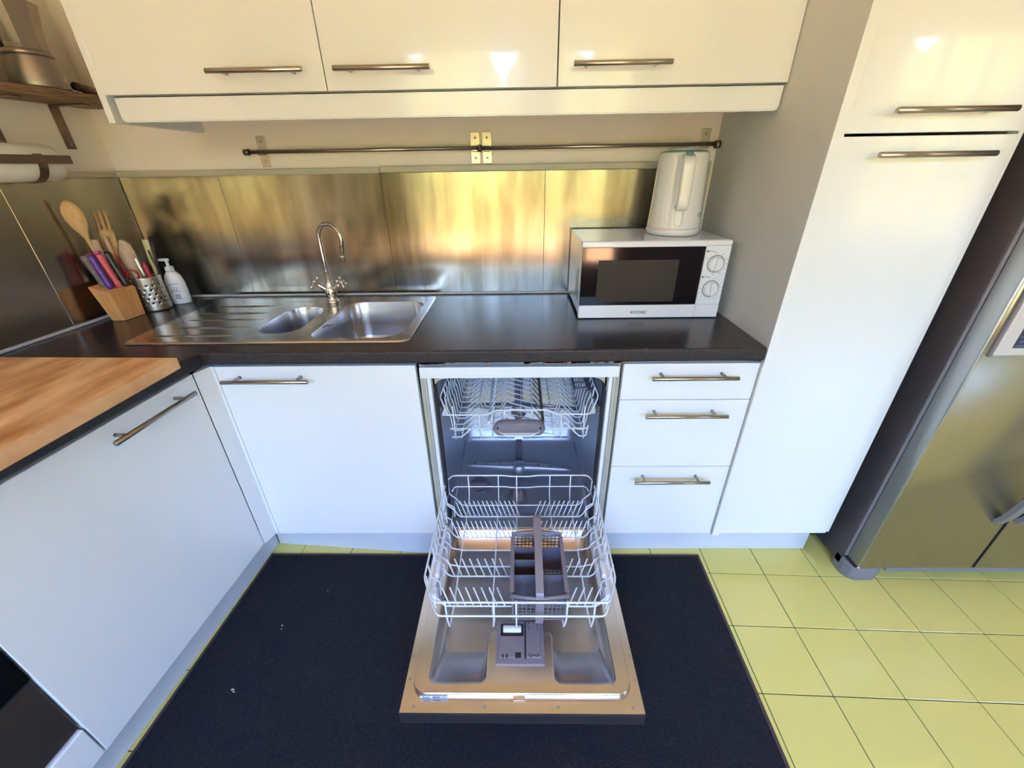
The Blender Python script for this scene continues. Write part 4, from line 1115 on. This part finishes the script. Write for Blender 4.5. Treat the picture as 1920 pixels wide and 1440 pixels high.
# ------------------------------------------------------------------ knife block and knives
kb = thing('knife_block', 'small beech knife block with a slanted top in the corner', 'knife block', (-1.13, -0.285, H))
P4 = [(-1.158, -0.316), (-1.112, -0.314), (-1.102, -0.236), (-1.150, -0.222)]
bm = bmesh.new()
lo = [bm.verts.new((x, y, H + .001)) for x, y in P4]
hi = [bm.verts.new(p) for p in ((-1.182, -0.322, 1.022), (-1.117, -0.318, 0.998), (-1.105, -0.226, 1.000), (-1.172, -0.222, 1.026))]
bm.faces.new(lo[::-1]); bm.faces.new(hi); bridge(bm, lo, hi)
bmesh.ops.bevel(bm, geom=list(bm.edges), offset=0.0015, segments=2, affect='EDGES')
part('block', bm, M['wood_block'], kb)
def knife(name, label, base, top, mat_, w=0.010, th=0.006, butt=None, rivets=True, group='knives in the block'):
    base = Vector(base); top = Vector(top); ax = (top - base).normalized()
    k = thing(name, label, 'knife', tuple(base), group=group)
    wd = Vector((0.75, 0.66, 0)); wd = (wd - ax * wd.dot(ax)).normalized(); td = ax.cross(wd)
    L_ = (top - base).length; bm = bmesh.new(); rows = []
    for (t_, ww) in ((0, .8), (.08, 1.0), (.2, .85), (.5, .95), (.8, 1.0), (.92, 1.15), (1.0, .8)):
        c_ = base + ax * L_ * t_
        rows.append([bm.verts.new(c_ + wd * (w * ww * math.cos(an)) + td * (th * math.sin(an))) for an in [2 * PI * q_ / 10 for q_ in range(10)]])
    for a, b in zip(rows, rows[1:]): bridge(bm, a, b, True)
    bm.faces.new(rows[0][::-1]); bm.faces.new(rows[-1])
    h_ = part('handle', bm, mat_, k)
    bl = bmesh.new()
    for pnt in (0,):
        q0 = base - ax * 0.055
        vs1 = [q0 - wd * w * .6, q0 + wd * w * .6, base + wd * w * .6 + ax * .004, base - wd * w * .6 + ax * .004]
        f1 = [bl.verts.new(p + td * .0007) for p in vs1]; f2 = [bl.verts.new(p - td * .0007) for p in vs1]
        bl.faces.new(f1); bl.faces.new(f2[::-1]); bridge(bl, f1, f2)
    part('blade', bl, M['blade'], k)
    if butt:
        c_ = top - ax * .004
        part('end_cap', tube([c_, c_ + ax * .010], w * 1.02, 10), butt, k)
    if rivets:
        for t_ in (.15, .5, .88):
            c_ = base + ax * L_ * t_ + td * th * -0.95
            rb = bmesh.new(); bmesh.ops.create_icosphere(rb, subdivisions=1, radius=.0018, matrix=Matrix.Translation(c_ + wd * -.001)); 
            part('rivet', rb, M['rivet'], k)
    return k
knife('knife', 'grey handled knife, leftmost in the knife block', (-1.152, -0.292, 1.014), (-1.166, -0.300, 1.122), M['greyp'])
knife('knife', 'violet handled knife standing in the knife block', (-1.134, -0.288, 1.006), (-1.155, -0.287, 1.122), M['violet'], butt=None)
knife('knife', 'pink handled knife between the violet and the black one', (-1.128, -0.262, 1.006), (-1.150, -0.264, 1.124), M['pink'], butt=M['magenta'])
knife('knife', 'black handled knife, rightmost in the knife block', (-1.120, -0.240, 1.004), (-1.146, -0.236, 1.124), M['black'], rivets=False)
knife('knife', 'red handled knife half hidden behind the violet one', (-1.166, -0.262, 1.020), (-1.178, -0.268, 1.122), M['pink'], rivets=False)

# wooden utensils standing behind the knives
def flat_utensil(name, label, cat, pts_w, mat_, nrm, th, bend=None):
    """pts_w: list of (centre, half width); outline swept along a spine"""
    c0 = Vector(pts_w[0][0]); o = bmesh.new(); rows = []
    nrm = Vector(nrm).normalized()
    for i, (c_, w) in enumerate(pts_w):
        c_ = Vector(c_); a = Vector(pts_w[max(i - 1, 0)][0]); b = Vector(pts_w[min(i + 1, len(pts_w) - 1)][0])
        t_ = (b - a).normalized(); s_ = t_.cross(nrm).normalized(); n2 = s_.cross(t_)
        rows.append([o.verts.new(c_ + s_ * (w * math.cos(an)) + n2 * (min(th, w) * math.sin(an))) for an in [2 * PI * q_ / 12 for q_ in range(12)]])
    for a, b in zip(rows, rows[1:]): bridge(o, a, b, True)
    o.faces.new(rows[0][::-1]); o.faces.new(rows[-1])
    return solo(name, o, mat_, label, cat, tuple(c0))
NV = (0.55, -0.75, 0.15)
def lerp(a, b, t): return tuple(a[i] + (b[i] - a[i]) * t for i in range(3))
a, b = (-1.166, -0.240, 1.018), (-1.176, -0.262, 1.290)
flat_utensil('wooden_spoon', 'large oval wooden spoon rising highest from the knife block', 'spoon',
             [(lerp(a, b, t), w) for t, w in ((0, .0055), (.35, .0055), (.55, .007), (.62, .012), (.70, .022), (.78, .0275), (.86, .028), (.93, .022), (.98, .012), (1.0, .003))], M['wood_spoon'], NV, 0.006)
# wooden fork with three prongs
a, b = Vector((-1.160, -0.205, 1.02)), Vector((-1.168, -0.170, 1.250))
o_ = bmesh.new(); nn = Vector(NV).normalized(); ax = (b - a).normalized(); s_ = ax.cross(nn).normalized()
rows = []
for t, w in ((0, .006), (.3, .006), (.42, .013), (.52, .0215), (.66, .0225), (.74, .020)):
    c_ = a + (b - a) * t; n2 = s_.cross(ax)
    rows.append([o_.verts.new(c_ + s_ * (w * math.cos(an)) + n2 * (.004 * math.sin(an))) for an in [2 * PI * q_ / 10 for q_ in range(10)]])
for r0_, r1_ in zip(rows, rows[1:]): bridge(o_, r0_, r1_, True)
o_.faces.new(rows[0][::-1]); o_.faces.new(rows[-1])
for dx in (-.014, 0, .014):
    bm_tube(o_, [a + (b - a) * .72 + s_ * dx, a + (b - a) * 1.0 + s_ * dx * 1.05], .0042, 8, radii=[.0048, .0036])
solo('wooden_fork', o_, M['wood_spoon'], 'three pronged wooden fork behind the knives', 'fork', tuple(a))
a, b = (-1.150, -0.255, 1.012), (-1.158, -0.246, 1.165)
flat_utensil('wooden_paddle', 'short square ended wooden paddle sticking up behind the pink knife', 'utensil', [(lerp(a, b, t), .011) for t in (0, .5, 1)], M['wood_pale'], NV, .006)
a, b = (-1.145, -0.212, 1.015), (-1.155, -0.205, 1.170)
flat_utensil('wooden_stick', 'thin pale wooden stick beside the black knife', 'utensil', [(lerp(a, b, t), .006) for t in (0, .5, 1)], M['wood_pale'], NV, .005)

# ------------------------------------------------------------------ perforated cutlery cup
ux, uy, ur_ = -1.104, -0.172, 0.047
bm = bmesh.new(); n = 60; nz = 23
zs = [H + 0.001 + k * (0.125 / nz) for k in range(nz + 1)]
rings = [[bm.verts.new((ux + ur_ * math.cos(2 * PI * k / n), uy + ur_ * math.sin(2 * PI * k / n), z)) for k in range(n)] for z in zs]
for i in range(nz):
    for k in range(n):
        rowp = (i - 2) % 3 == 0 and 2 < i < nz - 3
        shift = ((i - 2) // 3) % 2 * 2
        if rowp and (k + shift) % 4 == 0: continue
        f = bm.faces.new((rings[i][k], rings[i][(k + 1) % n], rings[i + 1][(k + 1) % n], rings[i + 1][k])); f.smooth = True
bm.faces.new(rings[0][::-1])
cup = thing('utensil_holder', 'round perforated steel holder between knife block and soap', 'utensil holder', (ux, uy, H))
co = part('cup', bm, M['bracket'], cup)
md = co.modifiers.new('s', 'SOLIDIFY'); md.thickness = 0.0012; md.offset = -1
part('rim', tube([(ux + ur_ * math.cos(2 * PI * k / 40), uy + ur_ * math.sin(2 * PI * k / 40), zs[-1]) for k in range(40)], .0013, 6, closed=True), M['chrome'], cup)

# utensils in the holder
a, b = (-1.118, -0.182, 0.93), (-1.146, -0.160, 1.152)
flat_utensil('wooden_spatula', 'pale wooden spatula leaning left in the steel holder', 'spatula',
             [(lerp(a, b, t), w) for t, w in ((0, .006), (.35, .009), (.46, .020), (.6, .0245), (.82, .025), (.92, .021), (.98, .012), (1, .003))], M['wood_pale'], NV, .005)
# scissors with red handles
sc = thing('scissors', 'kitchen scissors with two dark red finger loops in the holder', 'scissors', (-1.110, -0.205, 0.95))
for q_, (cx_, cy_, cz_) in enumerate(((-1.148, -0.222, 1.040), (-1.116, -0.204, 1.034))):
    Cc = Vector((cx_, cy_, cz_)); U_ = Vector((0.86, 0.5, 0)).normalized()
    part('finger_loop', tube([Cc + U_ * (.0155 * math.cos(t)) + Vector((0, 0, .018 * math.sin(t))) for t in [2 * PI * k / 20 for k in range(20)]], .0032, 8, closed=True), M['red'], sc)
part('blade', tube([(-1.130, -0.212, 1.020), (-1.118, -0.190, 0.91)], .004, 8, radii=[.006, .002]), M['blade'], sc)
part('shank', tube([(-1.150, -0.205, 1.120), (-1.140, -0.208, 1.06), (-1.128, -0.208, 1.02)], .005, 8, radii=[.003, .006, .005]), M['red'], sc)
a, b = (-1.085, -0.165, 0.93), (-1.098, -0.160, 1.072)
flat_utensil('peeler', 'crimson handled peeler in the steel holder', 'peeler', [(lerp(a, b, t), w) for t, w in ((0, .005), (.6, .007), (.9, .008), (1, .004))], M['crimson'], NV, .005)
a, b = (-1.090, -0.142, 0.93), (-1.098, -0.112, 1.145)
flat_utensil('spreader', 'pale yellow handled spreader in the steel holder', 'utensil', [(lerp(a, b, t), w) for t, w in ((0, .005), (.55, .007), (.6, .0105), (.99, .0115), (1, .011))], M['ivory'], (0.3, -0.95, 0), .004)
a, b = Vector((-1.078, -0.150, 0.93)), Vector((-1.075, -0.112, 1.155))
kn_ = thing('vegetable_knife', 'black handled tongs standing at the right of the steel holder', 'tongs', tuple(a))
part('arm', tube([a, a + (b - a) * .75, b], .005, 8, radii=[.003, .005, .007]), M['black'], kn_)
part('arm', tube([a + Vector((.006, 0, 0)), a + (b - a) * .5 + Vector((.004, -.012, 0)), a + (b - a) * .80 + Vector((-.006, -.016, 0))], .003, 8), M['dark_steel'], kn_)
kn_.name = 'kitchen_tongs'; ORIG['kitchen_tongs'] = ORIG['vegetable_knife']
a, b = (-1.098, -0.172, 0.93), (-1.110, -0.172, 1.098)
flat_utensil('butter_knife', 'thin shiny blade pointing up in the middle of the holder', 'knife', [(lerp(a, b, t), w) for t, w in ((0, .003), (.5, .005), (.9, .005), (1, .001))], M['blade'], NV, .0012)

# ------------------------------------------------------------------ soap bottle
sx_, sy_ = -1.062, -0.098
sb_ = thing('soap_dispenser', 'white pump bottle of soap beside the steel holder', 'soap bottle', (sx_, sy_, H))
rot = math.radians(20)
bm = lathe([(0.031, 0), (0.034, 0.004), (0.0345, 0.05), (0.033, 0.085), (0.028, 0.108), (0.018, 0.122), (0.0135, 0.127)], (0, 0, 0), 32, sy=0.62)
bm.transform(Matrix.Translation((sx_, sy_, H + .001)) @ Matrix.Rotation(rot, 4, 'Z'))
part('bottle', bm, M['whitep'], sb_)
bm = lathe([(0.0145, 0.127), (0.0150, 0.130), (0.0145, 0.143), (0.008, 0.145), (0.0055, 0.147), (0.0055, 0.163), (0.0095, 0.165), (0.0100, 0.171), (0.006, 0.1735)], (sx_, sy_, H + .001), 24)
bm_tube(bm, [(sx_, sy_, H + .170), (sx_ - .020, sy_ - .008, H + .171), (sx_ - .034, sy_ - .014, H + .167)], .0048, 10, radii=[.006, .0052, .0035])
part('pump', bm, M['whitep'], sb_)
lab_m = Matrix.Translation((sx_, sy_, H)) @ Matrix.Rotation(rot, 4, 'Z')
def patch(u0, u1, z0_, z1_, mt_, nm):
    bm = bmesh.new(); n = 6; g_ = []
    for i in range(n + 1):
        u = u0 + (u1 - u0) * i / n; x = u; 
        rr_ = 0.0349; y = -math.sqrt(max(rr_ ** 2 - x * x, 0)) * .62 - .0004
        g_.append([bm.verts.new(lab_m @ Vector((x, y, z))) for z in (z0_, z1_)])
    for a, b in zip(g_, g_[1:]): bm.faces.new((a[0], b[0], b[1], a[1]))
    return bm
tl_ = bmesh.new()
for z in (.082, .078, .067, .054, .051, .048): join(tl_, patch(-.018, .014, z, z + .0012, None, ''))
for x in (-.014, -.006, .003): join(tl_, patch(x, x + .004, .058, .063, None, ''))
part('label_print', tl_, M['ink_light'], sb_, kind='stuff')
tb_ = bmesh.new()
for k in range(5): join(tb_, patch(-.008, .010, .022 + k * .0042, .0245 + k * .0042, None, ''))
part('label_barcode', tb_, M['label_blue'], sb_, label='blue printed block')

# ------------------------------------------------------------------ left wall shelf and what is on it
sh = thing('wall_shelf', 'rough weathered wooden shelf on the left wall', 'shelf', (0.075, -0.4, 1.562), FL)
bm = bmesh.new(); bm_box(bm, 0.0015, 0.150, -1.3, 0.010, 1.563, 1.588, 0.002)
bmesh.ops.subdivide_edges(bm, edges=[e for e in bm.edges if abs(e.verts[0].co.y - e.verts[1].co.y) > .5], cuts=60)
for v in bm.verts:
    if v.co.x > .12: v.co.x += random.uniform(-.002, .002); v.co.z += random.uniform(-.0016, .0010)
part('board', bm, M['driftwood'], sh)
for s in (0.124, 0.322):
    b_ = part('bracket', box(0.0005, 0.0045, -s - 0.015, -s + 0.015, 1.438, 1.562, 0.001), M['dark_steel'], sh)
    part('bracket_arm', box(0.005, 0.120, -s - 0.015, -s + 0.015, 1.5585, 1.5625, 0.001), M['dark_steel'], sh)
    part('screw', lathe([(0.005, 0), (0.004, 0.0015), (0.001, 0.0016)], (0.0048, -s, 1.452), 10, axis='x'), M['handle'], b_)
# moka pot (shelf frame)
mo = thing('moka_pot', 'aluminium stovetop coffee pot with a black handle on the shelf', 'coffee pot', (0.085, -0.200, 1.589), FL)
mc = (0.085, -0.205, 1.589)
part('boiler', lathe([(0.064, 0.0), (0.066, 0.004), (0.0655, 0.012), (0.060, 0.055), (0.0545, 0.074), (0.0540, 0.080)], mc, 10 * 4), M['moka'], mo)
part('collar', lathe([(0.0550, 0.080), (0.0570, 0.082), (0.0570, 0.087), (0.0545, 0.089), (0.0530, 0.092)], mc, 40), M['moka'], mo)
bm = lathe([(0.052, 0.092), (0.051, 0.104), (0.056, 0.150), (0.0655, 0.198), (0.066, 0.200)], mc, 8)
for f in bm.faces: f.smooth = False
part('jug', bm, M['moka'], mo)
part('lid', lathe([(0.067, 0.200), (0.067, 0.203), (0.030, 0.216), (0.004, 0.219)], mc, 8), M['moka'], mo)
part('lid_knob', lathe([(0.008, 0.219), (0.011, 0.226), (0.010, 0.243), (0.005, 0.248)], mc, 16), M['black'], mo)
mcv = Vector(mc)
part('handle', tube(round_path([mcv + Vector((0.02, -0.060, .196)), mcv + Vector((.03, -0.105, .200)), mcv + Vector((.03, -0.108, .175)), mcv + Vector((.025, -0.085, .085))], .015, 4), .008, 10), M['black'], mo)
# green tin, bottle lying down
solo('green_tin', lathe([(0.038, 0), (0.040, 0.002), (0.040, 0.118), (0.038, 0.120)], (0.075, -0.352, 1.589), 32), M['green'], 'dark green tin at the left end of the shelf', 'tin', (0.075, -0.352, 1.589), FL)
wb = thing('small_bottle', 'small dark bottle lying on the shelf right of the coffee pot', 'bottle', (0.10, -0.10, 1.59), FL)
part('bottle', tube([(0.118, -0.118, 1.606), (0.108, -0.090, 1.604), (0.092, -0.040, 1.603), (0.089, -0.030, 1.603)], .014, 16, radii=[.0105, .0135, .0135, .011]), M['cork'], wb)
part('stopper', tube([(0.126, -0.140, 1.606), (0.118, -0.119, 1.606)], .0115, 14), M['black'], wb)

# paper roll on its holder
pr = thing('paper_roll', 'white kitchen paper roll hanging in a dark metal holder on the left wall', 'paper roll', (0.07, -0.45, 1.395), FL)
bm = bmesh.new()
bm_lathe(bm, [(0.044, -0.60), (0.050, -0.598), (0.0505, -0.275), (0.048, -0.265), (0.040, -0.262), (0.018, -0.263)], (0.066, 0, 1.396), 36, axis='y')
part('roll', bm, M['paper'], pr)
hol_ = thing('roll_holder', 'dark steel strap holder around the kitchen paper roll', 'holder', (0.06, -0.45, 1.396), FL)
part('bar', box(0.122, 0.1265, -0.62, -0.252, 1.3925, 1.4155, 0.001), M['dark_steel'], hol_)
n_ = 20
for s in (0.335, 0.565):
    sp2 = bmesh.new()
    rows = []
    for k in range(n_ + 1):
        a_ = math.radians(25 - 205 * k / n_)
        rows.append([sp2.verts.new((0.066 + r_ * math.cos(a_), -s + dy, 1.396 + r_ * math.sin(a_))) for r_, dy in ((.0525, -.012), (.0525, .012), (.0545, .012), (.0545, -.012))])
    for a, b in zip(rows, rows[1:]): bridge(sp2, a, b)
    bm_box(sp2, 0.001, 0.016, -s - .012, -s + .012, 1.37, 1.42)
    part('strap', sp2, M['dark_steel'], hol_)
bpy.context.view_layer.update()
